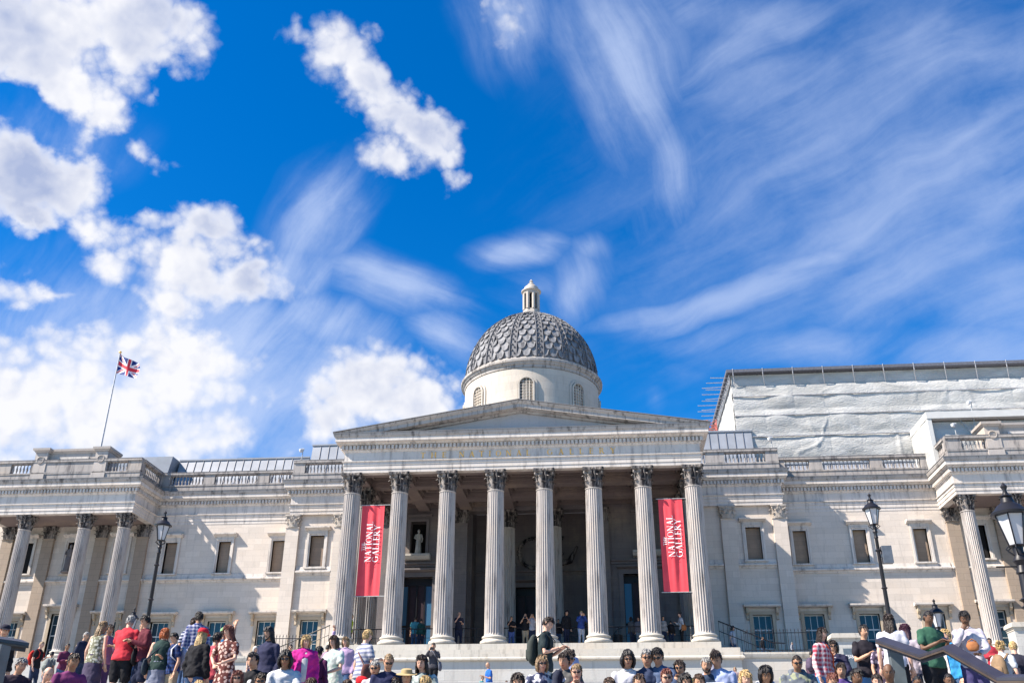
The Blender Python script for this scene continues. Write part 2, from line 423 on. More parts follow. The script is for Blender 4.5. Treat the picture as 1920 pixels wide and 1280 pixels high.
# ... the same x-range can hold an upper and a lower opening, so walls come as two storeys split at the string course
ZS = 6.15
lower_wing = [(22.5, 1.1, 3.36), (26.7, 1.1, 3.36), (18.9, 1.1, 3.36)]
upper_wing = [(18.62, 6.74, 9.04), (22.68, 6.74, 9.04), (26.76, 6.74, 9.04)]
for sx in (-1, 1):
    mbw = MB()
    def hs(lst, hw): return [(sx * c - hw, sx * c + hw, a, b) for c, a, b in lst]
    xa, xb = sorted((sx * 17.2, sx * 28.4))
    wall_with(mbw, xa, xb, 10.70, -5.0, ZS, hs(lower_wing, .66)); wall_with(mbw, xa, xb, 10.70, ZS, 10.9, hs(upper_wing, .45))
    xa, xb = sorted((sx * 11.3, sx * 17.40))
    wall_with(mbw, xa, xb, 8.82, -5.0, ZS, hs([(15.2, .9, 3.06)], .62)); wall_with(mbw, xa, xb, 8.82, ZS, 10.9, hs([(15.17, 6.62, 8.88)], .50))
    # pavilion back wall
    xa, xb = sorted((sx * 28.4, sx * 40.2))
    wall_with(mbw, xa, xb, 10.68, -5.0, ZS, hs([(30.6, 1.1, 3.5), (34.25, 0.6, 4.0), (38.0, 1.1, 3.5)], .66)); wall_with(mbw, xa, xb, 10.68, ZS, 10.9, hs([(30.6, 6.9, 9.2), (34.25, 6.9, 9.2), (38.0, 6.9, 9.2)], .5))
    # flank returns and the wall further out
    mbw.box(*sorted((sx * 17.36, sx * 17.0)), 9.0, 10.7, -5.0, 10.3)
    mbw.box(*sorted((sx * 40.2, sx * 52)), 10.7, 11.4, -5, 12.7)
    mbw.build('wall', S_WALL, G)
# plinth under the side porches
mb = MB()
for sx in (-1, 1):
    xa, xb = sorted((sx * 28.2, sx * 40.25)); MB().box(xa, xb, 6.8, 10.6, -5, .45).build('porch_plinth', S_TER, G)
# string courses
SPROF = [(-.1, 6.08), (.06, 6.10), (.10, 6.2), (.24, 6.26), (.24, 6.36), (.10, 6.42), (.06, 6.68), (-.1, 6.70)]
for sx in (-1, 1):
    p1 = [(-28.35, 10.70), (-17.4, 10.70)]; p2 = [(-16.5, 8.82), (-14.0, 8.82)]; p3 = [(-40, 10.68), (-28.45, 10.68)]; p4 = [(-13.0, 8.82), (-11.4, 8.82)]
    for p in (p1, p2, p3, p4):
        q = p if sx < 0 else [(-x, y) for x, y in p[::-1]]
        MB().sweep(q, SPROF).build('string_course', S_ENT, G)

# ---- windows: upper blind ones with moulded frames and hoods; lower sash ones with bracketed hoods
def upper_window(x, y, hw, z0, z1, blind=S_BLIND):
    f = MB(); t = .20
    for s in (-1, 1):
        f.box(*sorted((x + s * hw, x + s * (hw + t))), y - .07, y + .3, z0, z1 + t)
        f.box(*sorted((x + s * (hw + t * .5), x + s * (hw + t + .03))), y - .12, y - .06, z0, z1 + t + .02)
    f.box(x - hw, x + hw, y - .07, y + .3, z1, z1 + t)
    f.box(x - hw - t * .5, x + hw + t * .5, y - .12, y - .07, z1 + t * .55, z1 + t + .02)
    w = f.build('window', S_ENT, G)
    h = MB().box(x - hw - .22, x + hw + .22, y - .10, y + .1, z1 + t + .03, z1 + .38)
    h.prism([(y - .12, z1 + .36), (y - .30, z1 + .46), (y - .38, z1 + .50), (y - .38, z1 + .60), (y + .1, z1 + .64), (y + .1, z1 + .36)], 'x', x - hw - .40, x + hw + .40)
    h.build('hood', S_ENT, w)
    MB().box(x - hw - .01, x + hw + .01, y + .26, y + .5, z0 - .01, z1 + .01).build('blind_panel', blind, w)
    MB().box(x - hw - .28, x + hw + .28, y - .2, y + .3, z0 - .1, z0 + .0).build('sill', S_ENT, w)

def sash_window(x, y, hw, z0, z1, mid=None):
    f = MB(); t = .22
    for s in (-1, 1):
        f.box(*sorted((x + s * hw, x + s * (hw + t))), y - .06, y + .28, z0, z1 + t)
        f.prism([(y - .03, z1 - .35), (y - .12, z1 - .3), (y - .10, z1 - .05), (y - .30, z1 + .1), (y - .36, z1 + .42), (y - .03, z1 + .42)], 'x', *sorted((x + s * (hw + t + .04), x + s * (hw + t + .20))))
    f.box(x - hw, x + hw, y - .06, y + .28, z1, z1 + t)
    w = f.build('window', stone('window_surround', (.40, .33, .25), sootamt=.25, block=(2, 2), blockvar=.05, joint=.1), G)
    MB().prism([(y - .05, z1 + .42), (y - .40, z1 + .46), (y - .46, z1 + .52), (y - .46, z1 + .62), (y - .05, z1 + .68)], 'x', x - hw - t - .36, x + hw + t + .36).build('hood', S_ENT, w)
    s = MB(); yy = y + .24
    s.box(x - hw, x + hw, yy, yy + .05, z1 - .07, z1); s.box(x - hw, x - hw + .06, yy, yy + .05, z0, z1 - .07); s.box(x + hw - .06, x + hw, yy, yy + .05, z0, z1 - .07)
    zm = z0 + (z1 - z0) * .56
    s.box(x - hw + .06, x + hw - .06, yy - .01, yy + .05, zm - .04, zm + .04); s.box(x - hw + .06, x + hw - .06, yy, yy + .05, z0, z0 + .08)
    for q in (-1, 1): s.box(x + q * hw / 3 - .018, x + q * hw / 3 + .018, yy + .005, yy + .045, z0 + .08, z1 - .07)
    for zz in ((z0 + zm) / 2, (zm + z1) / 2 if z1 - zm > 1 else None):
        if zz: s.box(x - hw + .06, x + hw - .06, yy + .007, yy + .043, zz - .015, zz + .015)
    s.build('sash', WHITEP, w)
    MB().box(x - hw, x + hw, yy + .03, yy + .04, z0, z1).build('pane', GLASS, w)
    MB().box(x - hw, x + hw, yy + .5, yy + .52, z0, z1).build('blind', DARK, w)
for sx in (-1, 1):
    for c, a, b in upper_wing: upper_window(sx * c, 10.70, .45, a, b)
    for c, a, b in lower_wing: sash_window(sx * c, 10.70, .66, a, b)
    upper_window(sx * 15.17, 8.82, .50, 6.62, 8.88); sash_window(sx * 15.2, 8.82, .62, .9, 3.06)
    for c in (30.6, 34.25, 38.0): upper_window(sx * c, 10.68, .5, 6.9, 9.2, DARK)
    for c in (30.6, 38.0): sash_window(sx * c, 10.68, .66, 1.1, 3.5)
    sash_window(sx * 34.25, 10.68, .66, .6, 4.0)

# ---- portico back wall with doors, niches and the deep central recess
mb = MB()
wall_with(mb, -11.3, -4.6, 8.60, -.5, 6.6, [(-9.05, -6.75, 0, 5.8)], .9); wall_with(mb, 4.6, 11.3, 8.60, -.5, 6.6, [(6.25, 8.55, 0, 5.8)], .9)
wall_with(mb, -11.3, -4.6, 8.60, 6.6, 10.9, [(-8.45, -7.35, 7.3, 9.66)], .9); wall_with(mb, 4.6, 11.3, 8.60, 6.6, 10.9, [(7.35, 8.45, 7.3, 9.66)], .9)
mb.box(-4.6, -4.2, 9.5, 11.6, 0, 10.9); mb.box(4.2, 4.6, 9.5, 11.6, 0, 10.9)
wall_with(mb, -4.6, 4.6, 11.6, -.5, 10.9, [(-1.3, 1.3, 0, 5.6)], .6)
mb.box(-4.6, 4.6, 8.56, 9.5, 10.36, 10.94)
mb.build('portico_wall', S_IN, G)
mb = MB()
for p in ([(-11.2, 8.60), (-10.95, 8.60)], [(-9.85, 8.60), (-5.45, 8.60)], [(5.45, 8.60), (9.85, 8.60)], [(-4.2, 11.6), (4.2, 11.6)]): mb.sweep(p, [(-.05, 6.45), (.08, 6.47), (.12, 6.6), (.28, 6.66), (.28, 6.76), (-.05, 6.84)])
mb.build('string_course', S_IN, G)
def door(x, y, hw, z1, strips):
    mb = MB(); t = .3
    for s in (-1, 1): mb.box(*sorted((x + s * hw, x + s * (hw + t))), y - .10, y + .3, 0, z1 + t)
    mb.box(x - hw, x + hw, y - .10, y + .3, z1, z1 + t)
    mb.prism([(y - .1, z1 + t + .02), (y - .42, z1 + t + .12), (y - .42, z1 + t + .24), (y - .05, z1 + t + .32)], 'x', x - hw - t - .1, x + hw + t + .1)
    d = mb.build('door', S_IN, G)
    mb = MB().box(x - hw, x + hw, y + .42, y + .47, z1 - .5, z1)
    for k in range(5):
        xx = x - hw + 2 * hw * k / 4; mb.box(xx - .05, xx + .05, y + .40, y + .47, 0, z1 - .5)
    mb.box(x - hw + .05, x + hw - .05, y + .41, y + .47, 2.5, 2.65); mb.box(x - hw + .05, x + hw - .05, y + .41, y + .47, 0.0, .3)
    mb.build('door_frame', BLACKM, d)
    g = MB()
    for a, b in strips: g.box(x + a * hw, x + b * hw, y + .45, y + .46, .1, z1 - .55)
    g.build('pane', REFL_GLASS, d)
    MB().box(x - hw, x + hw, y + .52, y + .56, 0, z1).build('door_leaf', plain('dark_door', (.035, .02, .028), rough=.5), d)
door(-7.9, 8.60, 1.15, 5.8, [(-.95, -.5), (.55, .95)]); door(7.4, 8.60, 1.15, 5.8, [(-.98, -.45), (.5, .98)]); door(0, 11.6, 1.3, 5.6, [(.0, .5), (.5, .96)])
for sx in (-1, 1):
    x = sx * 7.9; mb = MB(); mb.box(x - .75, x - .56, 8.5, 8.75, 7.3, 9.85); mb.box(x + .56, x + .75, 8.5, 8.75, 7.3, 9.85); mb.box(x - .56, x + .56, 8.5, 8.75, 9.66, 9.85)
    mb.box(x - .95, x + .95, 8.3, 8.75, 10.0, 10.14); n = mb.build('niche', S_IN, G)
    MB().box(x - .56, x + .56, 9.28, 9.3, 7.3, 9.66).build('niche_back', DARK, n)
    MB().prism([(8.0, 7.15), (8.0, 7.3), (9.2, 7.3), (9.2, 6.88), (8.2, 6.95)], 'x', x - .95, x + .95).build('corbel', S_TER, n)
# roundel with wreath over the central door
mb = MB(); n = 28
for k in range(n):
    a = 2 * math.pi * k / n; mb.tube([(1.05 * math.cos(a + q), 11.45, 8.0 + 1.05 * math.sin(a + q)) for q in (0, .12, .24)], [.10, .15, .06], 6)
mb.lathe([(0.0, 0), (.8, 0.02), (.78, .1), (0.0, .12)], 28, caps=False) if False else None
w = mb.build('wreath', S_CAP, G)
for s in (-1, 1):
    mb = MB(); mb.tube([(s * 1.4, 11.45, 7.1), (s * 1.9, 11.35, 7.9), (s * 1.6, 11.4, 8.6), (s * 2.1, 11.45, 9.1)], [.2, .26, .2, .12], 8); mb.tube([(s * 1.5, 11.4, 7.1), (s * 2.6, 11.4, 7.4), (s * 3.1, 11.45, 8.4)], [.2, .22, .08], 8)
    mb.build('relief_figure', S_CAP, G)

# ---- floor and stylobate
mb = MB().box(-11.25, 11.25, -.85, 11.6, -.4, -.004); mb.box(-12.22, 12.22, -1.15, 8.6, -.75, -.36)
mb.build('stylobate', S_STEP, G)
MB().sweep([(-12.3, 8.6), (-12.3, -1.2), (12.3, -1.2), (12.3, 8.6)], [(-.3, -.62), (.03, -.60), (.03, -.78), (.12, -.84), (.12, -.92), (0, -.98), (-.3, -.99)]).build('plinth_moulding', S_STEP, G)
MB().box(-12.25, 12.25, -1.12, 8.6, -5.1, -.9).build('podium', S_TER, G)

# ---- pediment
mb = MB().prism([(-10.9, ZC + .0), (10.9, ZC + .0), (0, 14.35)], 'y', -.36, .3); ped = mb.build('pediment', stone('tympanum_stone', (.38, .37, .38), sootamt=.15, block=(1.7, 3.0), blockvar=.05, joint=.25), G)
for sx in (-1, 1):
    prof = [(-.25, -.62), (-.52, -.60), (-.56, -.50), (-.85, -.47), (-.85, -.42), (-1.02, -.42), (-1.02, -.20), (-1.10, -.13), (-1.18, 0.0), (9.0, 0.04), (9.0, -.3), (-.25, -.3)]
    k = len(prof); N = 26; vs = []
    for q in range(N + 1):
        t = q / N; zt = 12.82 + 1.87 * t
        vs += [(sx * 11.71 * (1 - t), y, max(zt + dz, 12.80 + .0006 * j)) for j, (y, dz) in enumerate(prof)]
    m = MB().add(vs, [(q * k + i, q * k + (i + 1) % k, (q + 1) * k + (i + 1) % k, (q + 1) * k + i) for q in range(N) for i in range(k)] + [tuple(range(k))])
    rk = m.build('raking_cornice', S_CYM, ped)
    MB().add([(sx * 11.76 * (1 - t), y, 12.84 + 1.87 * t + z) for t in (0, 1) for y, z in ((-1.21, 0), (8.9, .035), (8.9, .06), (-1.21, .045))], [(0, 1, 5, 4), (1, 2, 6, 5), (2, 3, 7, 6), (3, 0, 4, 7), (0, 1, 2, 3), (4, 5, 6, 7)]).build('lead_capping', DOME_R, rk)
mb = MB()
for sx in (-1, 1):
    for k in range(1, 12):
        x0 = sx * 11.7 * k / 12.0; mb.box(x0 - .035, x0 + .035, -1.10, 8.9, 14.69 - abs(x0) / 11.71 * 1.87 - .02, 14.69 - abs(x0) / 11.71 * 1.87 + .07)
mb.build('roof_roll', LEADD, ped)
GRIME_SHADE = stone('grime_and_shade_stone', (.16, .15, .15), soot=(.03, .03, .035), warm=(.2, .2, .2), sootamt=.8, block=(9, 9), blockvar=0, joint=0)  # grime on the rail cappings, painted gutter shade on the flat roofs
# ---------------------------------------------------------------- parapets
BALP = [(.075, 0), (.075, .06), (.035, .10), (.07, .24), (.078, .32), (.04, .52), (.032, .60), (.06, .64), (.06, .70)]
def parapet(path_y, segs, x0, x1, zb=ZC, axis='x', bal_h=.70):
    """runs along X at y (axis x) or along Y at x (axis y): plinth, rail, piers, balusters"""
    def bx(mb, a, b, o0, o1, z0, z1):
        if axis == 'x': mb.box(a, b, path_y + o0, path_y + o1, z0, z1)
        else: mb.box(*sorted((path_y + o0 * axis_s, path_y + o1 * axis_s)), a, b, z0, z1)
    axis_s = 1 if path_y < 0 else 1
    p = MB(); bx(p, x0, x1, .02, .36, zb, zb + .56); bx(p, x0, x1, -.02, .40, zb + .56, zb + .66); bx(p, x0, x1, .00, .38, zb + 1.40, zb + 1.47); bx(p, x0, x1, -.06, .44, zb + 1.47, zb + 1.62)
    cur = x0
    for a, b in sorted(segs) + [(x1, x1)]:
        if a > cur: bx(p, cur, a, .03, .35, zb + .66, zb + 1.40); bx(p, cur - .0, a, -.03, .41, zb + .661, zb + .72)
        cur = b
    o = p.build('balustrade', S_BAL, G)
    q_ = MB(); bx(q_, x0, x1, -.075, .45, zb + 1.622, zb + 1.66); q_.build('rail_capping', GRIME_SHADE, o)
    for a, b in segs:
        m = MB(); n = max(1, int(round((b - a) / .27)))
        for k in range(n):
            t = a + (k + .5) * (b - a) / n; c = (t, path_y + .19) if axis == 'x' else (path_y + .19 * axis_s, t)
            m.lathe([(r, zb + .66 + z * 1.057) for r, z in BALP], 8, c)
        m.build('balusters', S_BAL, o, 40)
for sx in (-1, 1):
    def sg(l): return [tuple(sorted((sx * a, sx * b))) for a, b in l]
    parapet(10.62, sg([(27.7, 25.05), (24.2, 20.85), (19.95, 18.2)]), *sorted((sx * 17.4, sx * 28.35)))
    parapet(8.52, sg([(16.55, 13.7), (12.4, 11.2)]), *sorted((sx * 11.05, sx * 17.42)))
    parapet(6.95, sg([(30.9, 29.3), (38.3, 36.7)]), *sorted((sx * 28.28, sx * 40.2)))
    # returns: along Y
    xr = sx * 28.28; xa = xr - .40 if sx > 0 else xr + .02
    parapet(28.30 if sx > 0 else -28.68, [(7.75, 10.2)], 7.36, 10.6, axis='y')
    parapet(17.04 if sx > 0 else -17.42, [], 8.92, 10.6, axis='y')
    # attic block with wreathed piers
    xa, xb = sorted((sx * 30.98, sx * 36.57)); s_att = stone('attic_stone', (.40, .365, .34), sootamt=.5, block=(1.6, .8), blockvar=.1, joint=.25)
    mb = MB().box(xa + .8, xb - .8, 7.28, 8.6, ZC, 15.0)
    for a, b in ((xa, xa + .95), (xb - .95, xb)): mb.box(a, b, 6.93, 8.7, ZC + .1, 14.98); mb.box(a - .05, b + .05, 6.88, 8.75, ZC, ZC + .6)
    mb.sweep([(xa, 8.7), (xa, 6.93), (xa + .95, 6.93), (xa + .95, 7.28), (xb - .95, 7.28), (xb - .95, 6.93), (xb, 6.93), (xb, 8.7)], [(-.3, 14.98), (.04, 15.0), (.10, 15.1), (.18, 15.14), (.20, 15.30), (-.3, 15.34)])
    at_ = mb.build('attic', s_att, G)
    MB().box(xa + 1.6, xb - 1.6, 7.20, 7.4, 13.35, 14.7).build('attic_panel', S_ENT, at_)
    for xc in (xa + .475, xb - .475):
        m = MB(); n = 20
        for k in range(n):
            a = 2 * math.pi * k / n; m.tube([(xc + .25 * math.cos(a + q), 6.90, 14.42 + .25 * math.sin(a + q)) for q in (0, .15, .3)], [.03, .055, .03], 5)
        m.build('wreath', s_att, at_)
# ---------------------------------------------------------------- roofs
def lead_roof(x0, x1, y0, z0, y1, z1, yb, name='roof', seam=.62):
    mb = MB().prism([(y0, z0), (y1, z1), (yb, z1 + .05), (yb, z0)], 'x', x0, x1); mb.box(x0 - .05, x1 + .05, y1 - .08, y1 + .1, z1 - .02, z1 + .10)
    r = mb.build(name, LEAD, G); m = MB(); n = int((x1 - x0) / seam)
    for k in range(1, n):
        x = x0 + (x1 - x0) * k / n; m.tube([(x, y0 - .02, z0), (x, y1 - .02, z1)], [.03, .03], 5, cap=False)
    m.build('roof_seam', LEADD, r); return r
lead_roof(-28.3, -17.8, 12.3, 13.2, 13.1, 16.2, 24); lead_roof(-17.55, -9.5, 12.2, 13.2, 13.0, 17.15, 24); lead_roof(9.5, 16.5, 12.2, 13.2, 13.0, 17.35, 24)
MB().prism([(-28.9, 13.2), (-28.4, 16.2), (-40, 16.2), (-40, 13.2)], 'y', 11.9, 24).build('roof', LEAD, G)
lead_roof(16.7, 28.4, 12.3, 13.2, 12.9, 14.6, 13.0)
MB().box(-17.3, 17.3, 9.0, 24, 12.7, 13.3).build('flat_roof', GRIME_SHADE, G)  # dark colour stands in for the gutter shadow behind the balusters
MB().box(-24.4, -22.4, 15.2, 17, 16.2, 16.95).box(-24.5, -22.3, 15.1, 17.1, 16.95, 17.05).build('skylight', LEADD, G)
for sx in (-1, 1): MB().box(*sorted((sx * 17.3, sx * 40.1)), 11.2, 24, 12.72, 13.2).build('flat_roof', GRIME_SHADE, G); MB().box(*sorted((sx * 28.5, sx * 40.0)), 7.4, 11.2, 12.70, 12.9).build('flat_roof', GRIME_SHADE, G)  # side roofs darkened the same way, gutter shadow put into the colour
for sx in (-1, 1): MB().box(*sorted((sx * 28.45, sx * 40.0)), 7.5, 10.6, ZA + .02, ZA + .3).build('porch_ceiling', S_CEIL, G)
# ---------------------------------------------------------------- dome
DY = 10.16
D = MB().lathe([(5.05, 13.3), (5.05, 19.72), (5.0, 19.73)], 96, (0, DY)).build('dome', S_DRUM, G, 30)
MB().lathe([(4.9, 19.73), (5.10, 19.76), (5.12, 19.95), (5.22, 20.02), (5.26, 20.12), (5.36, 20.18), (5.38, 20.34), (5.30, 20.38), (5.20, 20.40), (5.16, 20.50), (5.06, 20.53), (5.02, 20.62), (4.9, 20.66)], 96, (0, DY)).build('drum_cornice', S_CYM, D, 30)
def dome_r(t):          # t 0..1 from springing to lantern foot, slightly pointed
    a = t * R(81); return 4.93 * math.cos(a), 20.6 + 5.5 * math.sin(a)
sh = MB().lathe([dome_r(k / 24) for k in range(25)], 96, (0, DY)); sh.build('shell', DOME_M, D, 40)
def sph(a, t, o=0.0):
    r, z = dome_r(t); r2, z2 = dome_r(min(1, t + .01)); dx, dz = r2 - r, z2 - z; l = math.hypot(dx, dz); nx, nz = dz / l, -dx / l
    r += nx * o; z += nz * o
    return (r * math.sin(a), DY - r * math.cos(a), z)
for k in range(16):
    a = (k + .5) * math.pi / 8; mb = MB(); n = 30
    for w0, w1, o in ((-.060, -.046, .17), (.046, .060, .17), (-.046, .046, .07)):
        vs = []
        for j in range(n + 1):
            t = j / n * .985; sc = max(.42, 1 - .45 * t) / max(.16, math.cos(t * R(81))) 
            for q, oo in ((w0, 0), (w0, o), (w1, o), (w1, 0)): vs.append(sph(a + q * sc, t, oo))
        mb.add(vs, [(j * 4 + i, j * 4 + i + 1, (j + 1) * 4 + i + 1, (j + 1) * 4 + i) for j in range(n) for i in range(3)])
    for j in range(30):      # carved studs up the rib
        t = (j + .5) / 30 * .96; sc = max(.42, 1 - .45 * t) / max(.16, math.cos(t * R(81))); p = sph(a + (.018 if j % 2 else -.018) * sc, t, .07); p2 = sph(a + (.018 if j % 2 else -.018) * sc, t, .15)
        mb.tube([p, p2], [.09, .05], 6)
    mb.build('rib', DOME_R, D, 50)
mb = MB()
for k in range(16):
    ac = k * math.pi / 8; rows = 12
    for j in range(rows):
        t0 = j / rows * .93 + .005; h = .93 / rows * 1.6
        half = math.pi / 16 - .062 * max(.42, 1 - .45 * t0) / max(.16, math.cos(t0 * R(81)))
        if half < .02: continue
        nx = 2 if j % 2 else 3; 
        for q in range(nx):
            w = half * 2 / 2.0 if nx == 2 else half
            ca = ac - half + (q + .5) * half if nx == 2 else ac - half + q * half
            lo, hi = ca - w * .5, ca + w * .5
            if nx == 2: ca = ac - half * .5 + q * half; lo, hi = ca - half * .5, ca + half * .5
            vs = []; M_ = 6
            for r_ in range(5):
                f = r_ / 4
                for c_ in range(M_ + 1):
                    u = c_ / M_ * 2 - 1; aa = lo + (hi - lo) * (c_ / M_); aa = min(max(aa, ac - half), ac + half)
                    drop = h * .62 * math.sqrt(max(0, 1 - u * u)) ; tt = t0 + h * .62 - drop * (1 - f) + f * h * .42
                    vs.append(sph(aa, min(.99, tt), .17 * (1 - f) - .035 * abs(u) * (1 - f) + .012 * (f < .9)))
            for c_ in range(M_ + 1):
                p = vs[c_]; u = c_ / M_ * 2 - 1; aa = min(max(lo + (hi - lo) * (c_ / M_), ac - half), ac + half); drop = h * .62 * math.sqrt(max(0, 1 - u * u)); vs.append(sph(aa, t0 + h * .62 - drop, -.02))
            fs = [(r_ * (M_ + 1) + c_, r_ * (M_ + 1) + c_ + 1, (r_ + 1) * (M_ + 1) + c_ + 1, (r_ + 1) * (M_ + 1) + c_) for r_ in range(4) for c_ in range(M_)]
            o5 = 5 * (M_ + 1); fs += [(o5 + c_, o5 + c_ + 1, c_ + 1, c_) for c_ in range(M_)]
            mb.add(vs, fs)
link('stone_scales', mb.mesh('stone_scales', DOME_M, 35, fix=False), D)
LX = []
mb = MB().lathe([(1.08, 25.88), (1.08, 26.04), (.96, 26.08), (.88, 26.18), (.88, 26.24)], 24, (0, DY))
for k in range(20):
    a = 2 * math.pi * k / 20; mb.tube([(1.02 * math.cos(a), DY + 1.02 * math.sin(a), 26.04), (.88 * math.cos(a), DY + .88 * math.sin(a), 26.3)], [.06, .04], 6)
mb.lathe([(.74, 26.1), (.74, 26.66), (.70, 26.72), (.64, 26.74), (.64, 26.9), (.5, 26.92)], 8, (0, DY), a0=math.pi / 8)
for k in range(8):
    a = math.pi / 8 + k * math.pi / 4; mb.lathe([(.13, 26.9), (.13, 28.35)], 8, (.58 * math.cos(a), DY + .58 * math.sin(a)))
mb.lathe([(.62, 28.3), (.66, 28.36), (.66, 28.48), (.80, 28.56), (.80, 28.64), (.62, 28.70), (.56, 28.98), (.36, 29.16), (.26, 29.22), (.28, 29.30), (.14, 29.42), (.10, 29.5), (.16, 29.58), (.05, 29.72), (.02, 29.78)], 16, (0, DY), a0=math.pi / 8)
lan = mb.build('lantern', stone('lantern_stone', (.40, .365, .33), sootamt=.45, block=(9, 9), blockvar=0, joint=0), D, 30)
MB().lathe([(.40, 26.9), (.40, 28.34)], 12, (0, DY)).build('lantern_core', DARK, lan)
# drum windows: raised arch, pierced stone grille
for k in range(8):
    ang = k * math.pi / 4
    def P(u, z, o): a = ang + u / 5.05; r = 5.05 + o; return (r * math.sin(a), DY - r * math.cos(a), z)
    def arch(hw, zb, zs, ex, n=12):
        pts = [(-hw - ex, zb)] + [(-(hw + ex) * math.cos(math.pi * i / n), zs + (hw + ex) * math.sin(math.pi * i / n)) for i in range(n + 1)] + [(hw + ex, zb)]
        return pts
    m = MB()
    for e0, e1, o in ((0.0, .10, .16), (.14, .30, .07)):
        A, B = arch(.47, 15.6, 18.45, e0), arch(.47, 15.6, 18.45, e1); vs = []
        for (p, q) in zip(A, B): vs += [P(p[0], p[1], -.15), P(p[0], p[1], o), P(q[0], q[1], o), P(q[0], q[1], 0)]
        m.add(vs, [(j * 4 + i, j * 4 + i + 1, (j + 1) * 4 + i + 1, (j + 1) * 4 + i) for j in range(len(A) - 1) for i in range(3)])
    w = m.build('drum_window', S_DRUM, D)
    g = MB(); A = arch(.46, 15.6, 18.45, 0); g.add([P(p[0], p[1], .012) for p in A], [tuple(range(len(A)))]); g.build('window_back', DARK, w)
    g = MB()
    for i in range(5):
        u = -.46 + .92 * (i + .0) / 4; zt = 18.45 + math.sqrt(max(0, .46 ** 2 - u * u)); g.tube([P(u, 15.6, .05), P(u, zt, .05)], [.035, .035], 5)
    for i in range(15):
        z = 15.75 + i * .225; hw = .46 if z < 18.45 else math.sqrt(max(0.001, .46 ** 2 - (z - 18.45) ** 2))
        g.tube([P(-hw, z, .05), P(0, z, .05), P(hw, z, .05)], [.035] * 3, 5)
        for q in range(4):
            u = -.345 + .23 * q
            if abs(u) < hw: g.lathe([(.001, 0), (.05, .0)], 6) if False else g.tube([P(u - .05, z + .11, .055), P(u + .05, z + .11, .055)], [.016, .016], 4)
    g.build('stone_grille', S_DRUM, w)
# ---------------------------------------------------------------- inscription in own serif letters
TW = (.20, .08)
def glyph(ch):
    t, s = TW; q = []
    def bar(x0, y0, x1, y1, w0, w1=None):
        w1 = w1 or w0; d = Vector((x1 - x0, y1 - y0)); n = Vector((-d.y, d.x)).normalized() if abs(d.x) < 1e-6 or abs(d.y) < 1e-6 else Vector((1, 0))
        if abs(d.y) < 1e-6: n = Vector((0, 1))
        elif abs(d.x) < 1e-6: n = Vector((1, 0))
        q.append([(x0 - n.x * w0 / 2, y0 - n.y * w0 / 2), (x0 + n.x * w0 / 2, y0 + n.y * w0 / 2), (x1 + n.x * w1 / 2, y1 + n.y * w1 / 2), (x1 - n.x * w1 / 2, y1 - n.y * w1 / 2)])
    def serif(x, y, w=.16): bar(x - w, y, x + w, y, s)
    def ring(cx, cy, rx, ry, a0, a1, tw=t, n=14):
        for i in range(n):
            a, b = R(a0 + (a1 - a0) * i / n), R(a0 + (a1 - a0) * (i + 1) / n); wa, wb = s + (tw - s) * abs(math.cos(a)), s + (tw - s) * abs(math.cos(b))
            q.append([(cx + rx * math.cos(a), cy + ry * math.sin(a)), (cx + (rx - wa) * math.cos(a), cy + (ry - s) * math.sin(a)), (cx + (rx - wb) * math.cos(b), cy + (ry - s) * math.sin(b)), (cx + rx * math.cos(b), cy + ry * math.sin(b))])
    if ch == 'T': bar(.4, 0, .4, 1, t); bar(0, .97, .8, .97, s); serif(.4, .03); bar(.03, .82, .03, .97, s); bar(.77, .82, .77, .97, s); W = .8
    elif ch == 'H':
        for x in (.12, .72): bar(x, 0, x, 1, t); serif(x, .03); serif(x, .97)
        bar(.12, .52, .72, .52, s); W = .86
    elif ch == 'E': bar(.14, 0, .14, 1, t); bar(0, .03, .62, .03, s); bar(0, .97, .6, .97, s); bar(.14, .52, .5, .52, s); bar(.6, .03, .6, .2, s); bar(.58, .8, .58, .97, s); bar(.5, .42, .5, .62, s); W = .64
    elif ch == 'N': bar(.12, 0, .12, 1, s); bar(.78, 0, .78, 1, s); bar(.12, 1, .78, 0, t * 1.2); serif(.12, .03, .12); serif(.78, .97, .12); serif(.06, .97, .1); W = .92
    elif ch == 'A': bar(.12, 0, .42, 1, s * 1.2); bar(.72, 0, .42, 1, t * 1.2); bar(.24, .36, .62, .36, s); serif(.12, .03, .12); serif(.72, .03, .14); W = .86
    elif ch == 'I': bar(.16, 0, .16, 1, t); serif(.16, .03); serif(.16, .97); W = .32
    elif ch == 'O': ring(.45, .5, .45, .51, 0, 360, n=22); W = .9
    elif ch == 'L': bar(.14, 0, .14, 1, t); serif(.14, .97); bar(0, .03, .62, .03, s); bar(.6, .03, .6, .22, s); W = .64
    elif ch == 'G': ring(.45, .5, .45, .51, 40, 320, n=18); bar(.78, .1, .78, .45, t); serif(.78, .45, .14); W = .9
    elif ch == 'R': bar(.14, 0, .14, 1, t); serif(.14, .03); serif(.14, .97, .14); ring(.36, .74, .30, .255, -95, 95, n=10); bar(.14, .97, .36, .97, s); bar(.14, .51, .36, .51, s); bar(.38, .5, .74, 0, t * 1.1); serif(.76, .03, .1); W = .84
    elif ch == 'Y': bar(.42, 0, .42, .46, t); bar(.08, 1, .42, .42, t * 1.15); bar(.76, 1, .42, .42, s * 1.2); serif(.42, .03); serif(.08, .97, .12); serif(.76, .97, .11); W = .84
    else: W = .45
    return q, W
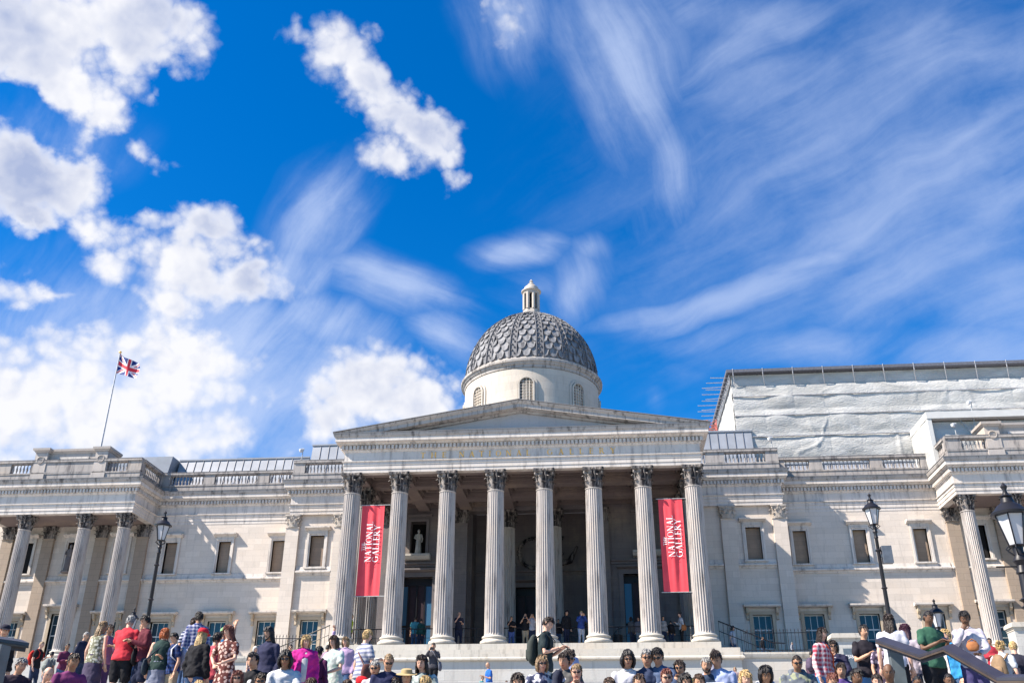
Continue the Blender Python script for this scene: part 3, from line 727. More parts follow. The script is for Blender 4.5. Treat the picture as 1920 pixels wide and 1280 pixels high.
def lettering(text, h, gap, fn, mb, depth=.02, wscale=1.0):
    """fn maps (along, up, out) to a point"""
    x = 0; out = []
    for ch in text:
        q, W = glyph(ch); out.append((x, q)); x += (W + gap) * h * wscale
    tot = x - gap * h * wscale
    for x0, q in out:
        for p in q:
            vs = [fn(x0 + a * h * wscale, b * h, 0) for a, b in p] + [fn(x0 + a * h * wscale, b * h, depth) for a, b in p]
            k = len(p); mb.add(vs, [tuple(range(k, 2 * k))] + [(i, (i + 1) % k, k + (i + 1) % k, k + i) for i in range(k)])
    return tot
ins = link('inscription', None, G)
def letters(text, h, gap, fn):
    x = 0
    for ch in text:
        m = MB(); W = glyph(ch)[1]; lettering(ch, h, gap, lambda a, b, o, x=x: fn(x + a, b, o), m, .015); m.build('letter', GOLD, ins); x += (W + gap) * h
for wd, x in (('THE', -6.2), ('NATIONAL', -3.78), ('GALLERY', 1.72)):
    letters(wd, .37, {'THE': 1.02, 'NATIONAL': .83, 'GALLERY': 1.0}[wd], lambda a, b, o, x=x: (x + a, -.515 - o, 11.22 + b))
# ---------------------------------------------------------------- statues, camera posts, flagpole
def statue(x, y, z, h, label, m):
    s = h / 1.8; t = MB()
    t.tube([(0, 0, 0), (0, 0, .5), (0, 0, .95)], [(.24, .2), (.2, .17), (.19, .14)], 12, (1, 0, 0)); t.tube([(0, 0, .9), (0, 0, 1.15), (0, 0, 1.38), (0, 0, 1.47)], [(.17, .13), (.19, .13), (.21, .12), (.10, .08)], 12, (1, 0, 0))
    t.tube([(0, 0, 1.42), (0, 0, 1.52)], [.06, .055], 10); t.tube([(0, -.01, 1.55), (0, -.015, 1.66), (0, 0, 1.74)], [.075, .095, .07], 12)
    t.tube([(-.2, 0, 1.4), (-.28, -.05, 1.15), (-.12, -.2, 1.05)], [.06, .055, .04], 8); t.tube([(.2, 0, 1.4), (.28, 0, 1.12), (.26, -.08, .85)], [.06, .055, .04], 8)
    for k in range(7): a = k * .9; t.tube([(.2 * math.cos(a), .16 * math.sin(a) - .01, .05), (.15 * math.cos(a + .3), .12 * math.sin(a + .3), .95)], [.04, .03], 6)
    t.lathe([(.34, -.12), (.34, 0), (.28, .02)], 12)
    t.v = [(p[0] * s, p[1] * s, p[2] * s) for p in t.v]
    return t.build('statue', m, None, 45, (x, y, z), label=label, cat='statue')
statue(-7.9, 8.75, 7.42, 1.75, 'pale stone statue standing in the niche above the portico door behind the left banner', S_TER)
statue(7.9, 8.75, 7.42, 1.75, 'stone statue in the niche above the right portico door, half hidden by columns', S_IN)
statue(-34.3, 10.3, 6.98, 2.0, 'weathered stone statue before an upper window in the left side porch', S_IN)
def cctv(x, y, z, h, label, lean=0.0):
    t = thing('security_camera', label, 'camera', (x, y, z)); MB().tube([(0, 0, 0), (lean, 0, h * .8), (lean + .1, -.05, h)], [.035, .03, .03], 8).box(-.12, .12, -.12, .12, 0, .04).build('pole', plain('grey_metal', (.4, .41, .42), metal=.3), t)
    MB().lathe([(.02, h + .02), (.14, h - .02), (.15, h - .10), (.10, h - .22), (.02, h - .26)], 12, (lean - .12, -.08)).box(lean - .15, lean + .12, -.1, -.03, h, h + .05).build('camera_dome', plain('camera_grey', (.55, .56, .58), rough=.3), t, 40)
cctv(-16.9, 8.7, 14.38, .95, 'small security camera on the parapet just left of the pediment')
cctv(17.1, 8.7, 14.38, .85, 'small security camera on the parapet corner right of the pediment')
cctv(29.2, 7.2, 14.38, .95, 'small round security camera on the right porch parapet before the white sheeting')
cctv(31.45, 9.2, 12.9, 4.8, 'tall thin roof mast with a camera on top beside the right attic', -.1)
fp = thing('flagpole', 'white flagpole on the roof attic of the left side porch', 'flagpole', (-32.55, 8.5, 15.0))
MB().tube([(0, 0, 0), (0, 0, 8.75)], [.075, .045], 10, cap=False).build('pole', plain('pole_white', (.5, .5, .52), rough=.4), fp, 40)
MB().lathe([(.05, 8.7), (.12, 8.78), (.10, 8.86), (.02, 8.9)], 10).build('finial', GOLD, fp, 40); MB().box(-.3, -.16, -.1, .1, 0, .9).box(.16, .3, -.1, .1, 0, .9).box(-.16, .16, -.06, .06, .5, .6).build('bracket', BLACKM, fp)
# union flag: colour by face on a fine waving grid
def union(u, v):
    """u 0..2 along the fly, v 0..1 up"""
    x, y = u - 1, (v - .5)
    if abs(y) < .1 or abs(x) < .1: return 1
    if abs(y) < .1667 or abs(x) < .1667: return 0
    for s in (1, -1):
        d = (y - s * x / 2) / math.sqrt(1.25)
        dd = d * (1 if (x > 0) else -1) * s
        if abs(d) < .1:
            if 0.0 < -dd < .067: return 1
            return 0
    return 2
nu, nv = 96, 48; vs = []; fs = []; ms = []
for i in range(nu + 1):
    for j in range(nv + 1):
        u, v = i / nu, j / nv; L = 2.75; H = 1.75
        x = L * u * .62; drop = -.95 * u ** .8 - .25 * u * (1 - v); wave = .17 * math.sin(u * 9 + v * 1.6) * (u ** .6)
        z = (v - 1) * H * (1 - .12 * u) + drop * (.5 + .5 * v) + .06 * math.sin(u * 7 + v * 3)
        vs.append((x + .05 * math.sin(v * 5 + u * 4) * u, wave + .25 * u * math.sin(v * 2.5), z))
for i in range(nu):
    for j in range(nv):
        fs.append((i * (nv + 1) + j, (i + 1) * (nv + 1) + j, (i + 1) * (nv + 1) + j + 1, i * (nv + 1) + j + 1)); ms.append(union((i + .5) / nu * 2, (j + .5) / nv))
me = bpy.data.meshes.new('flag'); me.from_pydata(vs, [], fs)
for m_ in (plain('flag_white', (.75, .73, .74), var=.05), plain('flag_red', (.62, .04, .06), var=.1), plain('flag_blue', (.01, .03, .17), var=.1)): me.materials.append(m_)
me.polygons.foreach_set('material_index', ms); me.polygons.foreach_set('use_smooth', [True] * len(fs)); me.update()
link('flag', me, None, (-32.50, 8.5, 23.7), 'red, white and blue union flag flying from the rooftop pole on the left', 'flag')
# ---------------------------------------------------------------- banners
BRED = plain('banner_red', (.66, .06, .08), rough=.7, var=.12, scale=2); BWHITE = plain('banner_white', (.8, .78, .78), var=.05)
TW = (.14, .055)
def banner(xc, label):
    t = thing('banner', label, 'banner', (xc, -.05, 0)); n = 16; mb = MB(); vs = []
    def yy(u): return .09 * math.sin(u * 9.0 + 1.0) * .6 + .03 * math.sin(u * 21)
    z0, z1, hw = 2.90, 8.38, .71
    for i in range(n + 1):
        u = i / n
        for j in range(13):
            z = z0 + (z1 - z0) * j / 12; a = .35 + .65 * math.sin(math.pi * j / 12) ; vs.append((-hw + 2 * hw * u, yy(u) * a, z))
    mb.add(vs, [(i * 13 + j, (i + 1) * 13 + j, (i + 1) * 13 + j + 1, i * 13 + j + 1) for i in range(n) for j in range(12)])
    mb.v += [(x, y + .012, z) for x, y, z in vs]; k = len(vs); mb.f += [tuple(q + k for q in f)[::-1] for f in mb.f[:n * 12]]; mb.m += [0] * n * 12
    link('banner_cloth', mb.mesh('banner_cloth', BRED, 60, fix=False), t)
    tx = MB()
    def f(x, z0, sc): return lambda a, b, o: (x - b, yy((x - b + hw) / (2 * hw)) - .05 - o, z0 + a)
    lettering('THE', .20, .12, f(-.36, 5.58, 1), tx, .006); lettering('NATIONAL', .38, .10, f(.08, 4.90, 1), tx, .006, .93); lettering('GALLERY', .38, .10, f(.52, 4.90, 1), tx, .006, 1.0)
    tx.build('lettering', BWHITE, t)
    for z in (z0 - .03, z1 + .03): MB().tube([(-hw - .12, 0, z), (hw + .35, 0, z)], [.025, .025], 8).build('banner_rail', plain('grey_metal', (.4, .41, .42)), t)
banner(-9.1, 'tall red banner with white vertical lettering hung between the two leftmost portico columns'); banner(9.06, 'tall red banner with white vertical lettering hung between the two rightmost portico columns')
# ---------------------------------------------------------------- sheeted scaffold on the right roof
def sheeting():
    m, nt, b = _nt('scaffold_sheeting'); L = nt.links; tc = _n(nt, 'ShaderNodeTexCoord')
    mp = _n(nt, 'ShaderNodeMapping'); mp.inputs['Rotation'].default_value = (0, R(38), 0); mp.inputs['Scale'].default_value = (.5, 1, 1.6); L.new(tc.outputs['Object'], mp.inputs[0])
    n1 = _n(nt, 'ShaderNodeTexNoise'); n1.inputs['Scale'].default_value = .8; n1.inputs['Detail'].default_value = 7; n1.inputs['Distortion'].default_value = .8; L.new(mp.outputs[0], n1.inputs['Vector'])
    n2 = _n(nt, 'ShaderNodeTexNoise'); n2.inputs['Scale'].default_value = 4.5; n2.inputs['Detail'].default_value = 7; n2.inputs['Distortion'].default_value = 1.5; L.new(mp.outputs[0], n2.inputs['Vector'])
    ad = _n(nt, 'ShaderNodeMath', operation='ADD'); L.new(n1.outputs['Fac'], ad.inputs[0]); L.new(n2.outputs['Fac'], ad.inputs[1])
    L.new(mix(nt, ramp(nt, n1.outputs['Fac'], .35, .65), (.36, .36, .35), (.45, .45, .44)), b.inputs['Base Color'])
    b.inputs['Roughness'].default_value = .8; b.inputs['Specular IOR Level'].default_value = .12
    bp = _n(nt, 'ShaderNodeBump'); bp.inputs['Strength'].default_value = .6; bp.inputs['Distance'].default_value = .10; L.new(ad.outputs[0], bp.inputs['Height']); L.new(bp.outputs[0], b.inputs['Normal'])
    return m
SHEET = sheeting(); TUBE = plain('scaffold_tube', (.42, .42, .44), rough=.4, metal=.4)
SF = thing('scaffold_shelter', 'large scaffold shelter wrapped in white plastic sheeting on the right roof', 'scaffold', (0, 0, 0))
from mathutils import noise as NZ
def sheet_face(fn, nu, nv, amp, bay_u, lifts):
    """billowing sheet pinned along lifts (v) and standards (u)"""
    vs = []
    for i in range(nu + 1):
        for j in range(nv + 1):
            u, v = i / nu, j / nv
            pv = abs(math.sin(math.pi * v * lifts)) ** .9; pu = .6 + .4 * abs(math.sin(math.pi * u * bay_u)) ** .5
            d = amp * pv * pu * (.45 + .7 * NZ.noise(Vector((u * bay_u * .8, v * lifts * .9, 3)))) + amp * .22 * NZ.noise(Vector((u * bay_u * 2.1 + v * 5, v * lifts * 1.6, 9)))
            wp = .5 * NZ.noise(Vector((u * bay_u * .7, v * lifts, 5)))
            for sl, fq, am in ((.38, .45, .30), (-.33, .31, .32), (.9, .5, .16)):
                dg = (u * bay_u * fq + v * lifts * sl * fq * 1.6 + wp) % 1.0; mk = max(0, NZ.noise(Vector((u * bay_u * .6, v * lifts * .5, 11 + sl))) + .28)
                d += amp * am * 1.15 * mk * math.exp(-((dg - .5) * 22) ** 2)
            vs.append(fn(u, v, d))
    return MB().add(vs, [(i * (nv + 1) + j, (i + 1) * (nv + 1) + j, (i + 1) * (nv + 1) + j + 1, i * (nv + 1) + j + 1) for i in range(nu) for j in range(nv)])
X0, X1, Z0, Z1, Y0, Y1 = 15.42, 50., 13.3, 22.15, 13.1, 27.
sheet_face(lambda u, v, d: (X0 + (X1 - X0) * u, Y0 - d, Z0 + (Z1 - 1.05 - Z0) * v), 620, 120, .20, 15, 4).build('sheeting', SHEET, SF, 180)
sheet_face(lambda u, v, d: (X0 + (X1 - X0) * u, Y0 + .12 - d * .2, Z1 - 1.05 + 1.0 * v), 200, 10, .2, 15, 1).build('sheeting', SHEET, SF, 180)
sheet_face(lambda u, v, d: (X0 - d * .6, Y1 + (Y0 - Y1) * u, Z0 + (Z1 - .9 - Z0) * v), 120, 60, .25, 7, 5).build('sheeting', SHEET, SF, 180)
MB().box(X0 + .2, X1, Y0 + .4, Y1, Z0, Z1 - .1).build('scaffold_core', plain('sheet_inner', (.6, .62, .64)), SF)
MB().box(X0 - .35, X1, Y0 - .42, Y1, Z1 + .0, Z1 + .24).build('scaffold_roof', plain('scaffold_roof_grey', (.12, .125, .15), rough=.6), SF)
mb = MB()
for k in range(18): y = Y0 + .5 + k * .8; mb.tube([(X0 + .1, y, Z1 - .08 - .03 * (k % 3)), (X0 - 1.5 - .5 * ((k * 7) % 5) / 4, y, Z1 - .02 - .10 * (k % 3))], [.028, .028], 6)
mb.build('scaffold_pole', TUBE, SF)
for z in (Z1 - .1, Z1 - .75):
    MB().tube([(X0 - .12, Y0 - .1, z), (X0 - .12, Y1, z)], [.05, .05], 6).build('scaffold_pole', TUBE, SF)
mb = MB()
for k in range(24):
    y = Y0 + k * .55; mb.tube([(X0 - .12, y, Z1 - .1), (X0 - .12, y + .55, Z1 - .75 if k % 2 else Z1 - .1)], [.03, .03], 5); mb.tube([(X0 - .12, y, Z1 - .1), (X0 - .12, y, Z1 - .75)], [.03, .03], 5)
mb.build('lattice_beam', TUBE, SF)
for k in range(15):
    x = X0 + .15 + k * 2.28; MB().tube([(x, Y0 - .42, Z1 + .28), (x, Y0 - .38, Z1 - .25), (x + .1, Y0 - .06, Z1 - 1.0)], [.035, .035, .03], 6).build('roof_bracket', TUBE, SF)
mb = MB()
for z in (15.1, 16.9, 18.6, 20.2): mb.tube([(X0, Y0 - .1, z), (X0 + 17, Y0 - .12, z + .03), (X1, Y0 - .1, z)], [.045] * 3, 6)
mb.build('scaffold_pole', TUBE, SF)
SF2 = thing('scaffold_shelter', 'lower sheeted scaffold with a bright white canopy edge above the right side porch', 'scaffold', (0, 0, 0))
sheet_face(lambda u, v, d: (28.45 + 18 * u, 9.5 - d, 13.0 + 3.35 * v), 120, 30, .22, 7, 1.0).build('sheeting', SHEET, SF2, 180)
sheet_face(lambda u, v, d: (28.15 - d * .5, 12.9 - 3.6 * u, 13.0 + 3.85 * v), 30, 30, .2, 1, 1).build('sheeting', SHEET, SF2, 180)
MB().box(28.1, 46.5, 8.95, 12.9, 16.46, 16.95).box(28.12, 28.42, 9.0, 9.3, 13.0, 16.45).build('canopy_edge', plain('canopy_white', (.50, .50, .49), rough=.6, var=.06, scale=2, bump=.4), SF2)
mb = MB()
for k in range(6): x = 30.4 + k * 2.6; mb.tube([(x, 9.35, 16.5), (x + 1.1, 9.25, 14.9)], [.03, .03], 6)
mb.build('scaffold_pole', TUBE, SF2)
ct = thing('crane_jib', 'red lattice framework just beyond the right end of the pediment', 'scaffold', (13.6, 15.5, 17.2))
mb = MB()
for k in range(5):
    z = k * .42
    for (a, b) in (((0, 0), (.7, 0)), ((.7, 0), (.7, .7)), ((.7, .7), (0, .7)), ((0, .7), (0, 0))):
        mb.tube([(a[0], a[1], z), (b[0], b[1], z)], [.035, .035], 5); mb.tube([(a[0], a[1], z), (b[0], b[1], z + .42)], [.03, .03], 5)
for p in ((0, 0), (.7, 0), (.7, .7), (0, .7)): mb.tube([(p[0], p[1], -4.4), (p[0], p[1], 2.1)], [.05, .05], 6)
mb.build('lattice', plain('crane_red', (.42, .13, .11), rough=.6), ct)
# ---------------------------------------------------------------- site: square, steps, terrace
PAVE = stone('paving', (.40, .38, .36), sootamt=.25, block=(.9, .6), blockvar=.15, joint=.3); GRAN = stone('step_granite', (.36, .35, .34), sootamt=.3, block=(1.6, 9), blockvar=.1, joint=.3)
YC = CAM.y
XS = at(486, 1200, YC + 20).x
def build_ground():
    MB().add([(-900, -900, -9.6), (900, -900, -9.6), (900, YC + 8.601, -9.6), (-900, YC + 8.601, -9.6)], [(0, 1, 2, 3)]).build('square_paving', PAVE, None, kind='structure')
    for xa, xb, n1_, yl, n2_, tr in ((-34, XS, 19, 17.5, 11, .9), (XS, 34, 18, 20.9, 12, .541)):
        prof = [(YC + 8.6, -9.75), (YC + 8.6, -9.6)]; z = -9.6; y = YC + 8.6
        for k in range(n1_): z += .15; prof.append((y, z)); y += .389; prof.append((y, z))
        y = YC + yl; prof.append((y, z))
        for k in range(n2_): z += .15; prof.append((y, z)); y += tr; prof.append((y, z))
        y = YC + 27.4; prof[-1] = (y, z); prof.append((y, -12.0)); prof.append((YC + 8.6, -12))
        MB().prism(prof, 'x', xa, xb).build('broad_steps', GRAN, None, kind='structure')
    MB().box(-900, 900, y + .002, 900, -9.6, -5.1).build('terrace_paving', PAVE, None, kind='structure')
    for sx in (-1, 1): MB().box(*sorted((sx * 34.0, sx * 900)), YC + 8.6, y, -9.6, -5.1 + .004).build('terrace_flank', S_TER, None, kind='structure')
build_ground()
def ground_z(y, x=50):
    D = y - YC; n1_, yl, n2_, tr = (19, 17.5, 11, .9) if x < XS else (18, 20.9, 12, .541)
    if D < 8.6: return -9.6
    if D < 8.6 + n1_ * .389: return -9.6 + .15 * (int((D - 8.6) / .389) + 1)
    zl = -9.6 + .15 * n1_
    if D < yl: return zl
    if D < yl + n2_ * tr: return zl + .15 * (int((D - yl) / tr) + 1)
    return -5.1
for sx, xe in ((-1, -27.0), (1, 16.4)):
    xa, xb = sorted((sx * 12.3, xe))
    w = MB().box(xa, xb, -.55, -.05, -5.1, -.85).build('forecourt_wall', S_TER, None, label='long pale retaining wall with a stone ledge %s the portico steps' % ('left of' if sx < 0 else 'right of'), cat='wall')
    MB().prism([(-.62, -.85), (-.66, -.78), (-.70, -.66), (-.70, -.56), (0.05, -.54), (0.05, -.85)], 'x', xa, xb).build('ledge', S_STEP, w)
MB().box(-27, -12.3, -.04, 10.6, -5.1, -.86).box(12.3, 28, -.04, 10.6, -5.1, -.86).build('forecourt_paving', PAVE, None, kind='structure')
# railings
RG = 'iron railings along the forecourt wall'
def bars(x0, x1, y, z0, h, label, pitch=.19, group=None):
    t = thing('railing', label, 'railing', ((x0 + x1) / 2, y, z0), group=group); m = MB(); n = int((x1 - x0) / pitch); hw = (x1 - x0) / 2
    for k in range(n + 1):
        x = -hw + 2 * hw * k / n; m.tube([(x, 0, 0), (x, 0, h - .08)], [.016, .016], 5, cap=False); m.lathe([(.001, h + .04), (.03, h - .05), (.02, h - .10)], 5, (x, 0), caps=False)
    m.build('bar', BLACKM, t)
    MB().box(-hw, hw, -.02, .02, h - .22, h - .18).box(-hw, hw, -.02, .02, .10, .14).build('rail', BLACKM, t)
bars(12.6, 16.2, -.35, -.54, 1.25, 'black spiked iron railings on the ledge right of the portico'); bars(-15.4, -12.7, -.35, -.54, 1.2, 'black spiked iron railings on the ledge left of the portico')
for i in range(7):
    x = (i - 3) * 3
    lab = ['between the left end column and the next, under the left banner', 'in the second gap from the left, before the left portico door', 'in the third gap from the left, right of the left portico door',
           'in the middle gap of the columns, before the central door', 'in the gap just right of the central door', 'in the second gap from the right, beside the litter bin', 'in the rightmost gap, below the right banner'][i]
    t = thing('railing', 'thin dark railing ' + lab, 'railing', (x, 1.0, 0)); m = MB(); hw = 1.02
    for q in range(4): xx = -hw + 2 * hw * q / 3; MB().tube([(xx, 0, 0), (xx, 0, 1.12)], [.022, .022], 6, cap=False).build('post', BLACKM, t)
    m = MB(); m.tube([(-hw - .3, 0, 1.14), (hw + .3, 0, 1.14)], [.03, .03], 8)
    m.tube([(-hw, 0, .62), (hw, 0, .62)], [.012, .012], 5); m.tube([(-hw, 0, .2), (hw, 0, .2)], [.012, .012], 5); m.build('rail', BLACKM, t)
for sx in (-1, 1):
    t = thing('stair_rail', 'black sloping handrail of the side steps at the %s end of the portico' % ('left' if sx < 0 else 'right'), 'railing', (sx * 11.35, .4, 0)); m = MB(); P = [(0, 0, 1.3), (sx * 2.9, 0, .1), (sx * 3.6, 0, .05)]
    m.tube(P, [.035] * 3, 8); m.tube([(p[0], p[1], p[2] - .55) for p in P], [.022] * 3, 6); m.build('rail', BLACKM, t); m = MB()
    for k in range(13): x = k / 12 * 2.9; z = 1.3 - 1.2 * k / 12; m.tube([(sx * x, 0, z), (sx * x, 0, z - 1.2)], [.014, .014], 5, cap=False)
    m.build('post', BLACKM, t)
    MB().prism([(0, 0), (2.9, -.86), (0, -.86)] if sx > 0 else [(0, 0), (-2.9, -.86), (0, -.86)], 'y', 1.0, 8.5).build('side_steps', S_STEP, None, loc=(sx * 12.0, 0, 0), kind='structure')
# gate piers
def pier(x0, x1, ztop, label, plaque):
    cx = (x0 + x1) / 2; hw = (x1 - x0) / 2 - .12; t = thing('gate_pier', label, 'pier', (cx, -2.0, -5.1)); H = ztop + 5.1
    mb = MB(); sq = lambda e: [(-hw - e, -.45 - e), (hw + e, -.45 - e), (hw + e, .55), (-hw - e, .55)]
    mb.prism(sq(0), 'z', 0, H - .42); mb.build('shaft', S_TER, t); mb = MB()
    for e, a, b in ((.03, H - .418, H - .34), (.07, H - .338, H - .26), (.14, H - .258, H - .12), (.10, H - .118, H - .05), (.02, H - .048, H)): mb.prism(sq(e), 'z', a, b)
    mb.build('coping', S_STEP, t)
    if plaque:
        p = MB().box(-.30, .62, -.49, -.452, 2.75, 4.45).build('plaque', plain('plaque_slate', (.10, .13, .16), rough=.4), t)
        c = bpy.data.curves.new('txt', 'FONT'); c.body = 'TSI88'; c.size = .25; c.extrude = .004; o = bpy.data.objects.new('txt', c); COL.objects.link(o)
        bpy.context.view_layer.update(); me = bpy.data.meshes.new_from_object(o.evaluated_get(bpy.context.evaluated_depsgraph_get())); bpy.data.objects.remove(o)
        me.materials.clear(); me.materials.append(BWHITE); l = link('plaque_lettering', me, p, (-.26, -.50, 3.95)); l.rotation_euler = (R(90), 0, 0)
pier(16.85, 18.55, .14, 'pale stone gate pier with moulded coping and a dark plaque', True); pier(26.2, 28.0, .62, 'pale stone pier at the right edge below the side porch column', False)
# lamps
LG = glass_mat('lantern_glass', (.42, .42, .44), .25)
def lamp(x, y, ztop, zg, label, s=1.0, lh=1.0, box=False, arm=False, base=True):
    """tapered octagonal lantern on a fluted iron post; ztop = finial tip"""
    t = thing('street_lamp', label, 'street lamp', (x, y, zg)); H = ztop - zg
    zl = H - 1.15 * s; A = math.pi / 8
    p = MB(); rb = .085 * s if not arm else .13
    if base: p.lathe([(.26 * s, 0), (.26 * s, .25), (.2 * s, .35), (.17 * s, .9), (.2 * s, 1.0), (.12 * s, 1.15)], 12)
    p.lathe([(rb * 1.2, .9 if base else 0), (rb, 1.2), (rb * .66, zl - .45 * s), (rb * .9, zl - .42 * s), (rb * .6, zl - .3 * s), (rb * 1.0, zl - .22 * s), (rb * .6, zl - .12 * s), (rb * .7, zl + .02)], 12)
    for z in (zl - .9 * s, (zl) * .62): p.lathe([(rb * .8, z), (rb * 1.25, z + .04), (rb * .8, z + .08)], 12)
    p.build('post', BLACKM, t, 40)
    fr = MB(); rb_, rt_ = .13 * s, .25 * s; z0, z1 = zl + .02, zl + .55 * s
    for k in range(6):
        a = k * math.pi / 3; fr.tube([(rb_ * math.cos(a), rb_ * math.sin(a), z0), (rt_ * math.cos(a), rt_ * math.sin(a), z1)], [.013 * s] * 2, 5)
        fr.tube([(rb * .5 * math.cos(a), rb * .5 * math.sin(a), z0 - .16 * s), (rb_ * 1.5 * math.cos(a), rb_ * 1.5 * math.sin(a), z0 - .04 * s), (rb_ * math.cos(a), rb_ * math.sin(a), z0 + .02 * s)], [.014 * s] * 3, 5)
    fr.lathe([(rb_, z0), (rb_ * 1.12, z0 + .01), (rb_, z0 + .03)], 6); fr.lathe([(rt_, z1), (rt_ * 1.22, z1 + .01), (rt_ * 1.25, z1 + .05 * s), (rt_ * 1.0, z1 + .10 * s), (rt_ * .8, z1 + .17 * s), (rt_ * .45, z1 + .23 * s), (rt_ * .38, z1 + .32 * s), (rt_ * .5, z1 + .34 * s), (rt_ * .2, z1 + .38 * s), (rt_ * .12, z1 + .46 * s), (rt_ * .24, z1 + .52 * s), (.004, z1 + .60 * s)], 16)
    fr.build('lantern_frame', BLACKM, t, 40)
    MB().lathe([(rb_ * .94, z0 + .03), (rt_ * .95, z1)], 6).build('pane', LG, t)
    if box: MB().box(.10, .42, -.12, .12, zl - 1.30, zl - .72).box(.04, .12, -.04, .04, zl - 1.1, zl - 1.0).build('control_box', plain('box_slate', (.10, .12, .15), rough=.5), t)
    if arm: MB().tube([(-.42, 0, zl - .32), (.42, 0, zl - .32)], [.014, .014], 6).build('ladder_bar', BLACKM, t)
for (u, v, D, zg, s, lab, kw) in ((311, 957, 33, -5.1, 1.0, 'tall black street lamp standing against the left wing of the gallery', {}), (1629, 924, 33, -5.1, 1.0, 'tall black street lamp before the right wing with a grey box on its post', dict(box=True)),
        (1880, 904, 17.0, -6.75, 1.02, 'large ornate black lamp near the right edge before the side porch', dict(arm=True)), (1750, 1122, 34, -5.1, .85, 'short black lantern lamp above the heads in the right hand crowd', {}), (253, 1138, 34, -5.1, .7, 'short dark lantern lamp half hidden behind the man in red', {})):
    p = at(u, v, YC + D); lamp(p.x, p.y, p.z, zg, lab, s, **kw)
# litter bin on the portico
t = thing('litter_bin', 'black round litter bin behind the portico railing', 'bin', (5.6, 1.7, 0)); MB().lathe([(.26, 0), (.3, .1), (.3, .78), (.24, .8)], 16).build('drum', BLACKM, t, 40); MB().tube([(-.25, 0, .8), (0, 0, 1.1), (.3, 0, 1.2)], [.02] * 3, 5).build('handle', BLACKM, t)
# big handrails of the near steps
def handrail(pts, label, W=.30, T=.10, post=None):
    t = thing('handrail', label, 'handrail', (0, 0, 0)); V = [Vector(p) for p in pts]
    def run(w0, w1, o0, o1, name, m):
        mb = MB(); vs = []
        for i, p in enumerate(V):
            h = (V[min(i + 1, len(V) - 1)] - V[max(i - 1, 0)]); h.z = 0; h.normalize(); s = Vector((h.y, -h.x, 0))
            if s.y > 0: s = -s
            # broad dark slab rolled towards the viewer
            u = Vector((0, 0, 1)); 
            for a, b in ((w0, o0), (w1, o0), (w1, o1), (w0, o1)): vs.append(p + s * a + u * (b - .30 * a))
        mb.add(vs, [(i * 4 + j, i * 4 + (j + 1) % 4, i * 4 + 4 + (j + 1) % 4, i * 4 + 4 + j) for i in range(len(V) - 1) for j in range(4)] + [(0, 1, 2, 3), tuple(range(len(V) * 4 - 4, len(V) * 4))[::-1]])
        return mb.build(name, m, t)
    run(-W / 2, W / 2, 0.0, T * .5, 'rail_top', plain('rail_slab', (.030, .027, .036), rough=.38, var=.2, spec=.5)); run(-W * .40, W * .52, -T * .35, -.003, 'rail_lip', plain('rail_bronze', (.09, .065, .05), rough=.4, metal=.3)); run(-W * .25, W * .25, -T * 1.1, -T * .36, 'rail_web', plain('rail_under', (.05, .045, .05), rough=.5))
    for (x, y, z, w) in post or []: MB().box(x - w / 2, x + w / 2, y - w * .4, y + w * .4, ground_z(y), z).build('post', plain('post_slate', (.10, .12, .13), rough=.5), t)
    return t
p1, p2 = at(1650, 1200, YC + 14.6), at(1733, 1229, YC + 13.6); p3 = at(1778, 1217, YC + 13.0); p3 = p3 + (CAM - p3) * 0; p3.z = p2.z + .02; p4 = at(1878, 1272, YC + 12.1); p5 = at(1940, 1272, YC + 11.8)
handrail([p1, p2, p3, p4, p5], 'broad dark handrail zigzagging down across the crowd at lower right', .145, .07, [(p1.x + .18, p1.y, p1.z - .10, .17), (p4.x - .05, p4.y, p4.z - .1, .16)])
q1, q2 = at(46, 1207, YC + 14.0), at(-30, 1196, YC + 13.4); q3 = at(-160, 1230, YC + 12.0)
handrail([q1, q2, q3], 'end of a dark handrail with its post at the lower left edge', .22, .09, [(q2.x + .22, q2.y, q2.z - .1, .3)])
# ---------------------------------------------------------------- people
SKINS = {'l': (.56, .33, .24), 'm': (.46, .26, .17), 't': (.30, .16, .095), 'd': (.075, .038, .025), 'b': (.13, .068, .042)}
HAIRS = {'black': (.012, .010, .012), 'brown': (.055, .028, .016), 'dark': (.025, .015, .012), 'blond': (.50, .34, .15), 'grey': (.33, .32, .31), 'white': (.6, .58, .55), 'red': (.42, .10, .02), 'auburn': (.16, .045, .03), 'sand': (.26, .17, .09), 'purple': (.05, .012, .03)}
def skin_mat(k):
    m = plain('skin_' + k, SKINS[k], rough=.55, var=.12, scale=14); return m
LIP = plain('lips', (.30, .07, .06), rough=.5); LIPD = plain('lips_dark', (.09, .03, .03), rough=.5); EYEW = plain('eye_white', (.34, .32, .31), rough=.3, var=.02); EYED = plain('eye_dark', (.01, .008, .008), rough=.2)
SHADES = plain('sunglass_lens', (.008, .008, .01), rough=.12, spec=.6)
DG = None
